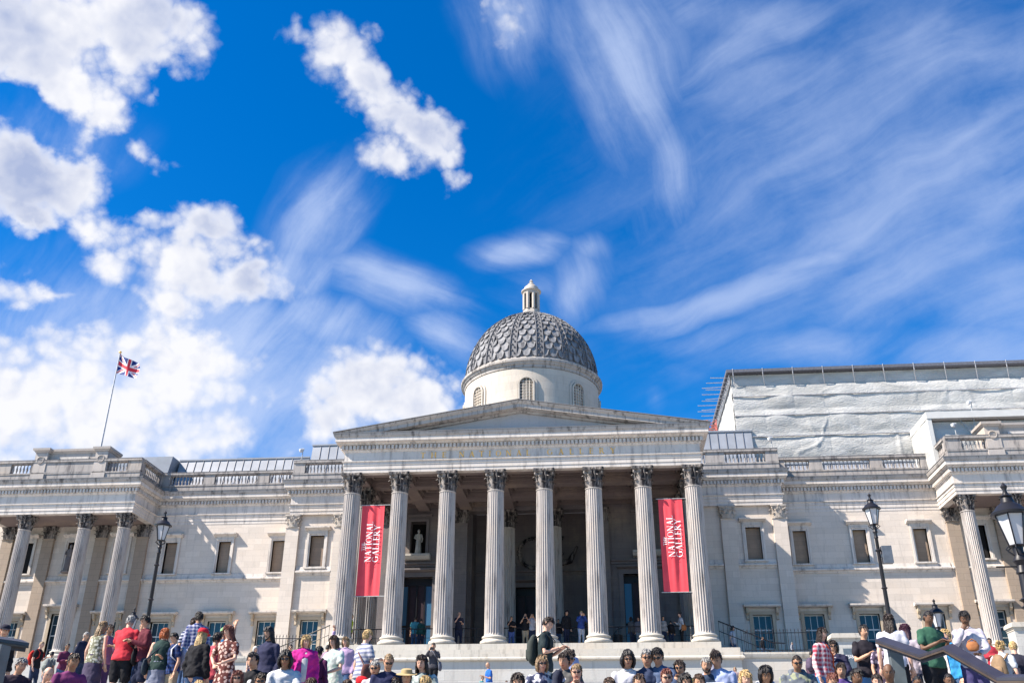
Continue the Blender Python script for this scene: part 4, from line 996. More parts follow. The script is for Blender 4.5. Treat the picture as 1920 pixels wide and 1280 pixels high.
def remesh(mb, name, mat, vox, smooth_it=4, fold=0.0, seed=0):
    me = mb.mesh('tmp', mat, None); o = bpy.data.objects.new('tmp', me); COL.objects.link(o)
    r = o.modifiers.new('r', 'REMESH'); r.mode = 'VOXEL'; r.voxel_size = vox; r.use_smooth_shade = True
    s = o.modifiers.new('s', 'SMOOTH'); s.factor = .5; s.iterations = smooth_it
    dg = bpy.context.evaluated_depsgraph_get(); dg.update(); out = bpy.data.meshes.new_from_object(o.evaluated_get(dg)); out.name = name
    if fold:
        ns = [v.normal.copy() for v in out.vertices]
        for v, n_ in zip(out.vertices, ns):
            c = v.co; h = NZ.noise(Vector((c.x * 9 + c.z * 5 + seed, c.y * 9, c.z * 13 - c.x * 7))) + .6 * NZ.noise(Vector((c.x * 22 - c.z * 9, c.y * 22 + seed, c.z * 20 + c.x * 12)))
            v.co = c + n_ * h * fold
    bpy.data.objects.remove(o); bpy.data.meshes.remove(me); return out
def rot_about(p, c, ax, ang): return c + Matrix.Rotation(ang, 3, ax) @ (Vector(p) - c)
ARMS = {'down': ((.06, .02, -.285), (.07, -.07, -.53)), 'phone': ((.05, -.05, -.275), (-.085, -.27, -.17)), 'phone2': ((.06, -.06, -.27), (-.10, -.25, -.20)), 'face': ((.10, -.17, -.19), (-.07, -.22, .07)), 'lap': ((.07, -.09, -.26), (-.06, -.30, -.34)),
    'cross': ((.08, -.04, -.27), (-.14, -.20, -.23)), 'up': ((.12, -.1, .2), (.10, -.14, .46)), 'reach': ((.22, -.08, -.12), (.46, -.12, -.20)), 'hip': ((.19, .06, -.21), (.04, -.07, -.36)), 'knee': ((.05, -.20, -.22), (-.03, -.42, -.30)), 'chin': ((.04, -.22, -.2), (-.10, -.20, .03)), 'shade': ((.17, -.12, .02), (-.02, -.15, .17)), 'clap': ((.06, -.12, -.25), (-.15, -.28, -.08))}

def hand(mb, w, d, side, curl, fine, s=1.0):
    """palm and five fingers grown from wrist w along direction d"""
    d = d.normalized(); out = Vector((side, 0, 0)); out = (out - d * out.dot(d)); out = out.normalized() if out.length > .1 else Vector((0, -1, 0)); nrm = d.cross(out).normalized()
    if nrm.y > 0: nrm = -nrm
    k = s; pc = w + d * .05 * k
    mb.tube([w - d * .01, w + d * .03 * k, w + d * .075 * k], [(.026 * k, .020 * k), (.038 * k, .019 * k), (.038 * k, .015 * k)], 8, out)
    if not fine: mb.tube([w + d * .075 * k, w + d * .11 * k + nrm * .02 * k, w + d * .13 * k + nrm * .05 * curl * k], [(.036 * k, .014 * k), (.032 * k, .013 * k), (.022 * k, .011 * k)], 8, out); mb.tube([w + d * .03 * k - out * .03 * k, w + d * .07 * k - out * .058 * k], [.013 * k, .009 * k], 6); return
    for i, ln in enumerate((.070, .080, .074, .058)):
        o = (-.029 + .0193 * i) * k; p = w + d * .082 * k + out * o; a = curl * (1.0 + .12 * i); pts = [p]; dd = d
        for seg, f in enumerate((.45, .32, .23)):
            dd = (dd * math.cos(a * .55) + nrm * math.sin(a * .55)).normalized(); p = p + dd * ln * f * k; pts.append(p)
        mb.tube(pts, [.0095 * k, .0088 * k, .008 * k, .0068 * k], 6)
    p = w + d * .028 * k - out * .030 * k; q = p + (d * .75 - out * .62).normalized() * .036 * k; r_ = q + (d * .9 - out * .15 + nrm * .35 * curl).normalized() * .030 * k
    mb.tube([p, q, r_], [.014 * k, .0108 * k, .0085 * k], 6)

def head_mesh(hs, fine):
    """returns verts/faces with material index 0 skin 1 lips 2 eye white 3 pupil; centre of skull at origin, facing -Y"""
    nu, nv = (30, 24) if fine else (20, 16); mb = MB(); vs = []
    for j in range(nv + 1):
        ph = math.pi * j / nv; zz = -math.cos(ph)
        for i in range(nu):
            a = 2 * math.pi * i / nu; sx, sy = math.sin(a), -math.cos(a)      # i = 0 -> front
            r = math.sin(ph) ** .85
            jaw = 1 - .30 * max(0, -zz) ** 1.5 if zz < 0 else 1
            x = .076 * r * sx * jaw; y = .095 * r * sy * (1 if sy > 0 else (.98 - .04 * max(0, -zz))); z = .118 * zz
            if sy > .2 and zz < -.2: y *= 1 - .35 * (-zz - .2)            # nape
            f = max(0, -sy)
            g = lambda cx, cz, wx, wz: math.exp(-((x - cx) / wx) ** 2 - ((z - cz) / wz) ** 2) * (1 if sy < 0 else 0)
            y -= .020 * g(0, -.024, .012, .016) + .010 * g(0, 0, .009, .022) + .006 * g(0, -.062, .022, .010) + .007 * g(0, -.098, .022, .014) + .004 * g(0, .030, .05, .009)
            y += .009 * (g(.030, .008, .016, .012) + g(-.030, .008, .016, .012)) + .004 * g(0, -.050, .018, .006) + .003 * g(0, -.078, .025, .006)
            vs.append((x, y, z))
    fs = []; ms = []
    for j in range(nv):
        for i in range(nu):
            i2 = (i + 1) % nu; q = [j * nu + i, j * nu + i2, (j + 1) * nu + i2, (j + 1) * nu + i]; c = sum((Vector(vs[k]) for k in q), Vector()) / 4; mi = 0
            if c.y < -.06 and abs(c.x) < .024 and abs(c.z + .064) < (.0075 if fine else .010): mi = 1
            fs.append(tuple(q)); ms.append(mi)
    mb.v = vs; mb.f = fs; mb.m = ms
    for s in (-1, 1):
        c = Vector((s * .030, -.083, .007)); e = MB(); n = 8
        e.lathe([(.0005, -.012), (.010, -.006), (.0125, 0), (.010, .006), (.0005, .012)], n, caps=False); mb.join(e, Matrix.Translation(c) @ Matrix.Diagonal((1.0, .6, .46, 1)), ) ; mb.m[-len(e.f):] = [2] * len(e.f)
        p = MB().lathe([(.0005, -.001), (.0062, 0), (.0005, .001)], 8, caps=False); mb.join(p, Matrix.Translation(c + Vector((0, -.0085, 0))) @ Matrix.Rotation(R(90), 4, 'X')); mb.m[-len(p.f):] = [3] * len(p.f)
        mb.tube([(s * .076, .012, -.022), (s * .083, .016, .0), (s * .080, .022, .022)], [(.008, .012), (.008, .018), (.007, .012)], 6, (1, 0, 0))
        mb.tube([(s * .013, -.0925, .022), (s * .030, -.0935, .028), (s * .047, -.085, .022)], [.0028, .0036, .0024], 5); mb.m[-(4 * 5 + 2):] = [3] * 22
    mb.v = [tuple(Vector(p) * hs) for p in mb.v]; return mb

def hair_mb(style, hs, rnd, tufts=True):
    """hair shapes in head space"""
    mb = MB(); nu, nv = 30, 20
    if style in ('none',): return None
    puff = {'short': .010, 'crop': .005, 'long': .012, 'bob': .013, 'curly': .022, 'pony': .010, 'bun': .010, 'fringe': .004, 'dreads': .020, 'wavy': .018, 'cap': .012, 'hood': .03, 'spiky': .02}[style]
    vs = []; keep = {}
    for j in range(nv + 1):
        ph = math.pi * j / nv; zz = -math.cos(ph)
        for i in range(nu):
            a = 2 * math.pi * i / nu; sx, sy = math.sin(a), -math.cos(a); r = math.sin(ph) ** .85; w = rnd.uniform(-.5, .55) * (puff + .002)
            wob = .3 * puff * math.sin(a * 9 + zz * 6)
            k = puff + w + wob; rr = 1.0
            vs.append(((.076 + k) * r * sx * rr, (.095 + k) * r * sy + .002, (.118 + k * .9) * zz + .002))
    fs = []
    for j in range(nv):
        for i in range(nu):
            q = [j * nu + i, j * nu + (i + 1) % nu, (j + 1) * nu + (i + 1) % nu, (j + 1) * nu + i]; c = sum((Vector(vs[k]) for k in q), Vector()) / 4
            front = c.y < -.035; side_ = abs(c.x) > .045
            if style == 'fringe': ok = (c.z > -.05 and c.z < .055 and c.y > -.02)
            elif style in ('short', 'crop', 'spiky', 'bun', 'pony', 'cap'):
                ok = (c.z > .074 + rnd.uniform(-.014, .012)) if front else (c.z > (.02 if c.y < .01 else -.062))
            elif style == 'hood': ok = c.z > .075 if front else c.z > -.15
            else: ok = (c.z > .060 - (.02 if side_ else 0)) if front else (c.z > (-.06 if c.y < .0 else -.12))
            if ok: fs.append(tuple(q))
    mb.v = vs; mb.f = fs; mb.m = [0] * len(fs)
    # thickness skirt: inner copy so it is not paper thin
    k = len(vs); mb.v += [tuple(Vector(p) * .93) for p in vs]; mb.f += [tuple(q + k for q in f)[::-1] for f in fs]; mb.m += [0] * len(fs)
    def strands(n, pts_fn, r0, r1):
        for q in range(n): mb.tube(pts_fn(q / max(1, n - 1), rnd), [r0, r0 * 1.05, (r0 + r1) / 2, r1], 6)
    if style in ('long', 'wavy', 'dreads'):
        L = {'long': .30, 'wavy': .36, 'dreads': .36}[style]; wv = .03 if style == 'wavy' else .008; n = 26 if style != 'dreads' else 20
        def fn(t, rd):
            a = R(-112 + 224 * t); x, y = .082 * math.sin(a), .090 * math.cos(a); q = rd.uniform(-1, 1); l = L * (1 - .15 * abs(q)); ph = rd.uniform(0, 6)
            return [(x * .9, y * .85, .05), (x * 1.12, y * 1.1, -.05), (x * 1.25 + wv * math.sin(ph), y * 1.1 + .015 + wv * math.cos(ph), -.05 - l * .5), (x * 1.05 + wv * math.sin(ph + 2), y * 1.05 + .02, -.05 - l)]
        strands(n, fn, .019 if style != 'dreads' else .013, .008)
    if style in ('bob', 'curly'):
        def fn(t, rd):
            a = R(-118 + 236 * t); x, y = .084 * math.sin(a), .090 * math.cos(a); e = 1.3 if style == 'curly' else 1.15; q = rd.uniform(.85, 1.1)
            return [(x * .95, y * .9, .05), (x * e, y * e, -.01), (x * e * 1.03, y * e, -.07 * q), (x * .98, y * 1.0, -.135 * q)]
        strands(24, fn, .021, .012)
    if style in ('short', 'crop', 'spiky', 'bun', 'pony', 'long', 'bob', 'wavy', 'fringe') and tufts:
        n = {'crop': 150, 'fringe': 90}.get(style, 260); ln = {'crop': .012, 'fringe': .02, 'short': .042, 'spiky': .04}.get(style, .06); whorl = Vector((rnd.uniform(-.3, .3), .35, .9)).normalized(); part = rnd.uniform(-.03, .03)
        for q in range(n):
            a, z = rnd.uniform(0, 6.28), rnd.uniform(-.45, 1); r = math.sqrt(1 - min(.995, z * z)); u = Vector((r * math.sin(a), r * math.cos(a), z)); p = Vector(((.076 + puff * .9) * u.x, (.095 + puff * .9) * u.y, (.118 + puff * .8) * u.z))
            if p.y < -.03 and p.z < (.070 if style not in ('fringe',) else 9): continue
            if style == 'fringe' and (p.z > .055 or p.z < -.05): continue
            if style in ('short', 'crop', 'spiky', 'bun', 'pony') and p.z < (.02 if p.y < .01 else -.062): continue
            t_ = (u - whorl); t_ = (t_ - u * t_.dot(u)); t_ = (t_.normalized() if t_.length > .01 else Vector((0, -1, 0))) + Vector((rnd.uniform(-.5, .5), rnd.uniform(-.5, .5), rnd.uniform(-.4, .2))); t_ = (t_ - u * t_.dot(u)).normalized()
            L_ = ln * rnd.uniform(.6, 1.3); mb.tube([p * .98, p + t_ * L_ * .5 + u * .006, p + t_ * L_ + u * rnd.uniform(-.002, .007)], [.0085, .007, .0025], 4, cap=False)
    if style == 'curly':
        for q in range(60):
            a, z = rnd.uniform(0, 6.28), rnd.uniform(-.02, 1); r = math.sqrt(1 - min(.98, z * z)); p = Vector((.098 * r * math.sin(a), .11 * r * math.cos(a) + .01, .135 * z))
            if p.y < -.055 and p.z < .07: continue
            mb.tube([p * .95, p * 1.07], [.022, .014], 5)
    if style == 'spiky':
        for q in range(50):
            a, z = rnd.uniform(0, 6.28), rnd.uniform(.3, 1); r = math.sqrt(1 - min(.98, z * z)); p = Vector((.082 * r * math.sin(a), .10 * r * math.cos(a), .122 * z)); mb.tube([p * .95, p * 1.18], [.014, .004], 4)
    if style == 'pony': mb.tube([(0, .095, .04), (0, .14, .02), (.01, .15, -.08), (.0, .135, -.2)], [.026, .03, .026, .01], 8)
    if style == 'bun': mb.tube([(0, .085, .06), (0, .135, .075)], [.045, .04], 10)
    mb.v = [tuple(Vector(p) * hs) for p in mb.v]; return mb

PN = [0]
def person(px, py, mode, label, face=0, sk='l', hair=('short', 'dark'), top=('tee', (.1, .1, .12)), bot=('jeans', (.06, .11, .22)), arms=('down', 'down'), w=1.0, nod=8, turn=0, H=None, D=None, lean=4, shades=None, beard=None, extra=(), group='crowd on the broad steps', hat=None, child=False, bent=0):
    PN[0] += 1; rnd = random.Random(PN[0] * 17 + 3); sit = mode == 'S'; D = D + 1.6 if (D and mode == 'S') else D
    Hs = H or (1.2 if child else 1.72 * (.985 + .03 * rnd.random()))
    d = ray(px, py); tz = d.z / d.y
    def zr(Dd): return CAM.z + tz * Dd
    if mode == 'S':      # seated on the steep flight: choose the step whose seated head height meets the sight line
        best = None
        for k in range(2, 19):
            Dk = 8.6 + (k - 1) * .389 + .14; zs = -9.6 + .15 * k; e = zr(Dk) - (zs + .885 * Hs / 1.72)
            if D: e = abs(Dk - D) * .05 + abs(e) * .3
            if best is None or abs(e) < best[0]: best = (abs(e), k, Dk, zs)
        _, k, Dd, zs = best; sc = min(1.12, max(.86, (zr(Dd) - zs) / (.885 * Hs / 1.72))); Hs *= sc; zfeet = zs - .30; seat = .30
    else:
        if mode == 'L':
            Dt = 30 if (D and D >= 19.9 and py > 1195) else D or (18.6 if px < 480 else 17.6); best = None
            for i in range(0, 620):
                Dk = 13.0 + i * .045; hn = (zr(Dk) - ground_z(YC + Dk, CAM.x + d.x / d.y * Dk)) / Hs; e = max(0, abs(hn - 1) - .05) * 11 + abs(Dk - Dt) * .20
                if ground_z(YC + Dk - .17, CAM.x + d.x / d.y * Dk) != ground_z(YC + Dk + .12, CAM.x + d.x / d.y * Dk): e += .3
                if best is None or e < best[0]: best = (e, Dk)
            Dd = best[1]; zf = ground_z(YC + Dd, CAM.x + d.x / d.y * Dd)
        elif D: Dd = D; zf = 0.0 if mode == 'P' else ground_z(YC + Dd) if mode != 'W' else -.85
        elif mode == 'P': Dd = -YC + 1.9; zf = 0.0
        elif mode == 'L':
            pass
        else:
            lo, hi = {'L': (15.8, 20.8), 'T': (28.3, 44)}[mode]; zf0 = {'L': -6.9, 'T': -5.1}[mode]
            Dd = (zf0 + Hs - CAM.z) / tz; Dd = min(hi, max(lo, Dd)); zf = ground_z(YC + Dd)
        zfeet = zf; Hs = zr(Dd) - zf; Hs = min(2.05, max(.9, Hs)); seat = 0
    s = Hs / 1.72; p = CAM + d * (Dd / d.y)
    # camera-facing is face=0; positive turns towards the viewer's right
    base = Vector((p.x, p.y, zfeet)); fine = Dd < 24
    toc = math.atan2(CAM.x - base.x, -(CAM.y - base.y)); rz = R(face) + toc * .6
    root = thing('person', label, 'person', base, rz, group)
    # --- skeleton
    if sit: pel = Vector((0, 0, seat + .115)); ln = R(12 + lean)
    else: pel = Vector((0, 0, .93)); ln = R(lean)
    def tq(x, y, z): return rot_about((x, y, z - .93 + pel.z), pel, 'X', ln)      # torso space built from standing heights
    hipz = pel.z
    torso = [(.84, .155, .11), (.92, .168 * w, .122 * w), (1.0, .155 * w, .112 * w), (1.08, .142 * w, .105 * w), (1.2, .155 * w, .112 * w), (1.31, .170 * w, .115 * w), (1.385, .165 * w, .098), (1.43, .10, .075)]
    neck = [tq(0, .0, 1.42), tq(0, .005, 1.49), tq(0, -.012, 1.56)]
    hc = tq(0, -.022, 1.616); sx = .162 * (1 + (w - 1) * .6)
    sh = {q: tq(q * sx, 0, 1.40) for q in (-1, 1)}; el, wr = {}, {}
    for q, nm in ((-1, arms[0]), (1, arms[1])):
        a, b = ARMS[nm]; f = lambda v: Matrix.Rotation(ln, 3, 'X') @ Vector((v[0] * q, v[1], v[2]))
        el[q] = sh[q] + f(a); wr[q] = sh[q] + f(b)
    st = rnd.uniform(-.05, .05)
    if sit:
        kn = {q: Vector((q * (.13 + rnd.uniform(0, .05)), -.40, hipz + .10)) for q in (-1, 1)}; an = {q: Vector((kn[q].x * .92, -.55 - q * st, .085)) for q in (-1, 1)}
    else:
        kn = {q: Vector((q * .095 * w, -.02 + q * st, .50)) for q in (-1, 1)}; an = {q: Vector((q * .11, .02 + q * st * 1.5, .085)) for q in (-1, 1)}
    hip = {q: pel + Vector((q * .088 * w, 0, -.02)) for q in (-1, 1)}
    vox = .019 if Dd < 22 else .030
    def torso_tube(mb, e, z0, z1):
        P, Q = [], []
        for z, rx, ry in torso:
            if z0 <= z <= z1: P.append(tq(0, 0, z)); Q.append((rx + e, ry + e))
        mb.tube(P, Q, 18, (1, 0, 0))
    def leg(mb, q, e, frac=1.0, flare=0.0):
        A, B, C_ = hip[q], kn[q], an[q]; pts = [A, A.lerp(B, .5), B]; rr = [.092 * w + e, .078 * w + e, .058 + e]
        if frac >= 1: pts += [B.lerp(C_, .35), B.lerp(C_, .7), C_ + (C_ - B).normalized() * -.0]; rr += [.056 + e, .044 + e + flare, .038 + e * 1.4 + flare]
        elif frac > .5: pts = [A, A.lerp(B, .5), A.lerp(B, .95)]; rr = [.095 * w + e, .085 * w + e, .078 + e]
        mb.tube(pts, rr, 12)
    def arm(mb, q, e, frac):
        A, B, C_ = sh[q], el[q], wr[q]
        if frac <= 1: pts = [A, A.lerp(B, frac * .5), A.lerp(B, frac)]; rr = [.050 * (1 + (w - 1) * .5) + e * .8, .048 + e * 1.2, .048 + e * 1.6]
        else: pts = [A, A.lerp(B, .5), B, B.lerp(C_, .5), B.lerp(C_, .95)]; rr = [.050 * (1 + (w - 1) * .5) + e * .8, .046 + e, .042 + e, .040 + e, .032 + e]
        mb.tube(pts, rr, 12)
    tkind, tcol = top[0], top[1]; bkind, bcol = bot[0], bot[1]
    # --- body: one continuous surface
    b = MB(); torso_tube(b, -.012, .8, 1.5); b.tube(neck, [.062, .054, .054], 12)
    for q in (-1, 1): arm(b, q, -.004 if tkind in ('tee', 'tank') else -.012, 2); leg(b, q, -.012 if bkind in ('jeans',) else -.002); b.tube([an[q] + Vector((0, .02, -.03)), an[q] + Vector((q * .01, -.10, -.055))], [(.035, .03), (.04, .022)], 8)
    b.tube([hc + Vector((0, 0, -.05)), hc + Vector((0, 0, .02))], [.07, .072], 10)
    me = remesh(b, 'person_body', skin_mat(sk), vox)
    body = MB(); body.v = [tuple(v.co) for v in me.vertices]; body.f = [tuple(p_.vertices) for p_ in me.polygons]; body.m = [0] * len(body.f); bpy.data.meshes.remove(me)
    HM = Matrix.Translation(hc + Vector((0, 0, .0))) @ Matrix.Rotation(R(turn), 4, 'Z') @ Matrix.Rotation(R(nod) + ln * .3, 4, 'X') @ Matrix.Scale(.87 if not child else 1.05, 4)
    body.join(head_mesh(1.0, fine), HM)
    for q in (-1, 1): hand(body, wr[q], wr[q] - el[q], q, .75 if arms[(q + 1) // 2] != 'down' else .35, fine)
    sm = skin_mat(sk); lip = LIPD if sk in 'db' else LIP
    bo = body.mesh('person_body', [sm, lip, EYEW, EYED], 60, fix=False)
    S4 = Matrix.Diagonal((s, s, s, 1))
    def put(name, me, parent=None): me.transform(S4); return link(name, me, parent or root)
    put('body', bo)
    # --- clothes
    if tkind != 'none':
        t = MB(); long_ = tkind in ('long', 'jacket', 'hoodie'); e = .012 if not tkind in ('jacket', 'hoodie') else .024
        torso_tube(t, e, .90, 1.40); hz = .86 if not sit else .90; t.tube([tq(0, 0, hz), tq(0, 0, .94), tq(0, 0, 1.02)], [(.182 * w + e * .6, .136 * w + e * .6), (.180 * w + e * .6, .134 * w + e * .6), (.158 * w + e, .115 * w + e)], 20, (1, 0, 0), cap=False); t.tube([tq(0, 0, 1.36), tq(0, 0, 1.42), tq(0, .003, 1.455)], [(.15, .09), (.115, .085), (.073, .070)], 16, (1, 0, 0))
        for q in (-1, 1):
            if tkind == 'tank': t.tube([sh[q] * 1.0 + Vector((-q * .03, 0, -.03)), sh[q] + Vector((-q * .06, 0, .02))], [.045, .035], 10)
            else: arm(t, q, e, 2 if long_ else .62)
        if bkind == 'dress':
            if sit: t.tube([pel, (kn[-1] + kn[1]) / 2 + Vector((0, .02, .0)), (kn[-1] + kn[1]) / 2 + Vector((0, -.03, -.12))], [(.18, .13), (.20, .09), (.2, .07)], 18, (1, 0, 0))
            else: t.tube([tq(0, 0, .98), Vector((0, 0, .78)), Vector((0, 0, .55)), Vector((0, 0, .42))], [(.17, .13), (.205, .17), (.235, .20), (.25, .21)], 20, (1, 0, 0))
        put({'tee': 'shirt', 'tank': 'top', 'long': 'shirt', 'jacket': 'jacket', 'hoodie': 'hoodie'}[tkind] if bkind != 'dress' else 'dress', remesh(t, 'shirt', cloth(tcol, *top[2:]), vox, 3, .010 if tkind not in ('jacket', 'hoodie') else .018, PN[0]))
        if tkind == 'jacket' and fine:
            t = MB(); t.tube([tq(0, -.09, 1.40), tq(0, -.148 * w, 1.25), tq(0, -.145 * w, 1.0), tq(0, -.148 * w, .88)], [(.04, .012), (.055, .012), (.05, .012), (.045, .01)], 10, (1, 0, 0)); put('shirt_front', t.mesh('shirt_front', cloth((.62, .62, .64)), 40))
        if tkind == 'hoodie': t = MB(); t.tube([tq(-.10, -.02, 1.45), tq(-.09, .07, 1.47), tq(0, .11, 1.47), tq(.09, .07, 1.47), tq(.10, -.02, 1.45)], [.035, .045, .05, .045, .035], 10); put('hood', t.mesh('hood', cloth(tcol), 60))
        if tkind in ('tee', 'long') and fine and rnd.random() < .5:
            t = MB(); n = 14
            for i in range(n): a, a2 = 2 * math.pi * i / n, 2 * math.pi * (i + 1) / n; t.tube([tq(.073 * math.sin(a), .003 - .072 * math.cos(a), 1.462), tq(.073 * math.sin(a2), .003 - .072 * math.cos(a2), 1.462)], [.008, .008], 5, cap=False)
            put('collar', t.mesh('collar', cloth(tuple(min(.8, c * 1.3 + .01) for c in tcol)), 60))
    if bkind in ('jeans', 'shorts'):
        t = MB(); P = [pel + Vector((0, 0, -.06)), pel + Vector((0, 0, .02)), pel + Vector((0, 0, .10))]; t.tube(P, [(.155 * w, .115 * w), (.172 * w, .128 * w), (.158 * w, .118 * w)], 18, (1, 0, 0))
        for q in (-1, 1): leg(t, q, .012, 1 if bkind == 'jeans' else .9, .014)
        put('trousers' if bkind == 'jeans' else 'shorts', remesh(t, 'trousers', cloth(bcol, *bot[2:]), vox, 3, .010, PN[0]))
    elif bkind == 'skirt':
        t = MB()
        if sit: t.tube([pel, (kn[-1] + kn[1]) / 2, (kn[-1] + kn[1]) / 2 + Vector((0, -.03, -.12))], [(.18, .13), (.20, .09), (.2, .07)], 18, (1, 0, 0))
        else: t.tube([pel + Vector((0, 0, .12)), pel, Vector((0, 0, .7)), Vector((0, 0, .45))], [(.15 * w, .115 * w), (.18 * w, .14 * w), (.20, .16), (.215, .18)], 20, (1, 0, 0))
        put('skirt', remesh(t, 'skirt', cloth(bcol, *bot[2:]), vox, 3, .012, PN[0]))
    for q in (-1, 1):
        t = MB(); t.tube([an[q] + Vector((0, .045, -.045)), an[q] + Vector((0, -.03, -.04)), an[q] + Vector((q * .01, -.13, -.055)), an[q] + Vector((q * .012, -.165, -.06))], [(.040, .038), (.043, .042), (.046, .028), (.034, .020)], 10, (1, 0, 0))
        put('shoe', t.mesh('shoe', plain('shoe_' + ('dark' if PN[0] % 2 else 'pale'), (.03, .03, .035) if PN[0] % 2 else (.5, .5, .5)), 60))
    hm = hair_mb(hair[0], 1.0, rnd, fine)
    if hm:
        hm.xform(HM); hmat = plain('hair_' + hair[1], HAIRS[hair[1]], rough=.5, var=.55, scale=38, bump=.9, spec=.35); put('hair', hm.mesh('hair', hmat, 50, fix=False))
    if beard:
        t = MB(); t.tube([(-.062, -.02, -.03), (-.055, -.05, -.07), (-.03, -.075, -.098), (0, -.085, -.108), (.03, -.075, -.098), (.055, -.05, -.07), (.062, -.02, -.03)], [.010, .014, .017, .018, .017, .014, .010], 8); t.tube([(-.028, -.09, -.052), (0, -.1, -.048), (.028, -.09, -.052)], [.005, .007, .005], 6); t.xform(HM); put('beard', t.mesh('beard', plain('hair_' + beard, HAIRS[beard], rough=.5, var=.55, scale=38, bump=.9, spec=.35), 60))
    if shades:
        t = MB()
        for q in (-1, 1): t.tube([(q * .012, -.100, .006), (q * .032, -.1005, .004), (q * .052, -.088, .006)], [(.013, .006), (.019, .007), (.014, .006)], 8, (0, 0, 1)); t.tube([(q * .052, -.088, .010), (q * .080, -.02, .012), (q * .084, .01, .008)], [.004, .003, .003], 5)
        t.tube([(-.014, -.101, .01), (.014, -.101, .01)], [.004, .004], 5)
        if shades == 'top': t.xform(Matrix.Rotation(R(-48), 4, 'X') @ Matrix.Scale(1.08, 4))
        t.xform(HM); put('sunglasses', t.mesh('sunglasses', SHADES if shades != 'clear' else plain('spectacle_frame', (.03, .02, .02), rough=.3), 60))
    if hat:
        t = MB(); kind, hcol = hat
        if kind == 'cap': t.lathe([(.105, .045), (.112, .06), (.108, .10), (.085, .135), (.04, .150), (.002, .153)], 20, caps=True); t.tube([(0, -.08, .058), (0, -.13, .052), (0, -.175, .040)], [(.085, .008), (.08, .007), (.05, .005)], 12, (1, 0, 0))
        elif kind == 'straw': t.lathe([(.10, .06), (.185, .050), (.19, .058), (.105, .075), (.095, .14), (.07, .15), (.002, .15)], 24)
        else: t.lathe([(.10, .02), (.112, .05), (.112, .09), (.09, .135), (.04, .155), (.002, .158)], 20)
        t.xform(HM @ Matrix.Diagonal((1, 1.12, 1, 1))); put('hat', t.mesh('hat', cloth(hcol), 50))
    # --- carried things are objects of their own
    WM = Matrix.Translation(base) @ Matrix.Rotation(rz, 4, 'Z') @ S4
    for ex in extra:
        k = ex[0]; col = ex[1]; lab = ex[2]; t = MB()
        if k == 'phone':
            q = -1 if arms[0] in ('phone', 'phone2', 'face', 'up') else 1; a = wr[q] + (wr[q] - el[q]).normalized() * .10; m2 = (wr[-1] + wr[1]) / 2 + Vector((0, -.06, .03)) if arms[0] == arms[1] else a
            t.box(-.037, .037, -.005, .005, -.07, .07).xform(Matrix.Translation(m2) @ Matrix.Rotation(R(-50), 4, 'X')); nm, mt, ct = 'phone', plain('phone_black', (.015, .015, .02), rough=.15, spec=.6), 'phone'
        elif k == 'camera': m2 = (wr[-1] + wr[1]) / 2 + Vector((0, -.05, .04)); t.box(-.06, .06, -.03, .03, -.04, .04).lathe([(.03, 0), (.034, .05)], 12).xform(Matrix.Translation(m2)); nm, mt, ct = 'camera', BLACKM, 'camera'
        elif k == 'backpack':
            c = tq(0, .20 * w, 1.2); t.tube([c + Vector((0, 0, -.20)), c + Vector((0, .02, -.12)), c + Vector((0, .02, .08)), c + Vector((0, -.01, .19))], [(.13, .07), (.155, .10), (.14, .09), (.09, .05)], 14, (1, 0, 0)); t.tube([c + Vector((0, .09, -.15)), c + Vector((0, .10, -.02))], [(.10, .04), (.09, .03)], 12, (1, 0, 0))
            for q in (-1, 1): t.tube([tq(q * .09, .14, 1.36), tq(q * .105, .0, 1.475), tq(q * .12, -.12 * w, 1.36), tq(q * .13, -.12 * w, 1.22), tq(q * .15, .06, 1.05)], [(.024, .008)] * 5, 8)
            nm, mt, ct = 'backpack', cloth(col), 'backpack'
        elif k == 'bag':
            q = ex[3] if len(ex) > 3 else 1; c = Vector((q * .24 * w, .03, pel.z + .02)); t.tube([c + Vector((0, 0, -.13)), c, c + Vector((0, 0, .12))], [(.05, .13), (.065, .15), (.03, .12)], 14, (1, 0, 0))
            t.tube([c + Vector((0, -.08, .1)), tq(q * .12, -.13 * w, 1.25), tq(-q * .0, -.10, 1.42), tq(-q * .09, .0, 1.47), tq(0, .13, 1.3), c + Vector((0, .09, .1))], [(.016, .006)] * 6, 8); nm, mt, ct = 'shoulder_bag', cloth(col), 'bag'
        elif k == 'hold':
            m2 = (wr[-1] + wr[1]) / 2 + Vector((0, -.10, -.02)); m2 = m2 + Vector((0, 0, -.06)); t.tube([m2 + Vector((0, 0, -.06)), m2, m2 + Vector((0, 0, .05))], [(.075, .03), (.095, .045), (.07, .02)], 14, (1, 0, 0)); t.tube([m2 + Vector((-.06, 0, .06)), m2 + Vector((0, 0, .10)), m2 + Vector((.06, 0, .06))], [.01] * 3, 6); nm, mt, ct = 'handbag', cloth(col), 'bag'
        elif k == 'paper': m2 = (wr[-1] + wr[1]) / 2 + Vector((0, -.10, .03)); t.box(-.12, .12, -.004, .004, -.09, .09).xform(Matrix.Translation(m2) @ Matrix.Rotation(R(-35), 4, 'X')); nm, mt, ct = 'leaflet', cloth((.75, .76, .78)), 'paper'
        elif k == 'poster': m2 = (wr[-1] + wr[1]) / 2 + Vector((0, -.08, .03)); t.box(-.14, .14, -.01, .01, -.12, .12).xform(Matrix.Translation(m2)); nm, mt, ct = 'poster_bag', cloth(col, 'print', (.02, .02, .02), .8), 'bag'
        t.xform(WM); t.build(nm, mt, None, 60, label=lab, cat=ct)
    return root
W_, BK, NV = (.68, .67, .68), (.018, .018, .022), (.022, .028, .06)
JE, DJ, GJ = (.09, .16, .30), (.03, .045, .09), (.30, .33, .38)
P = person
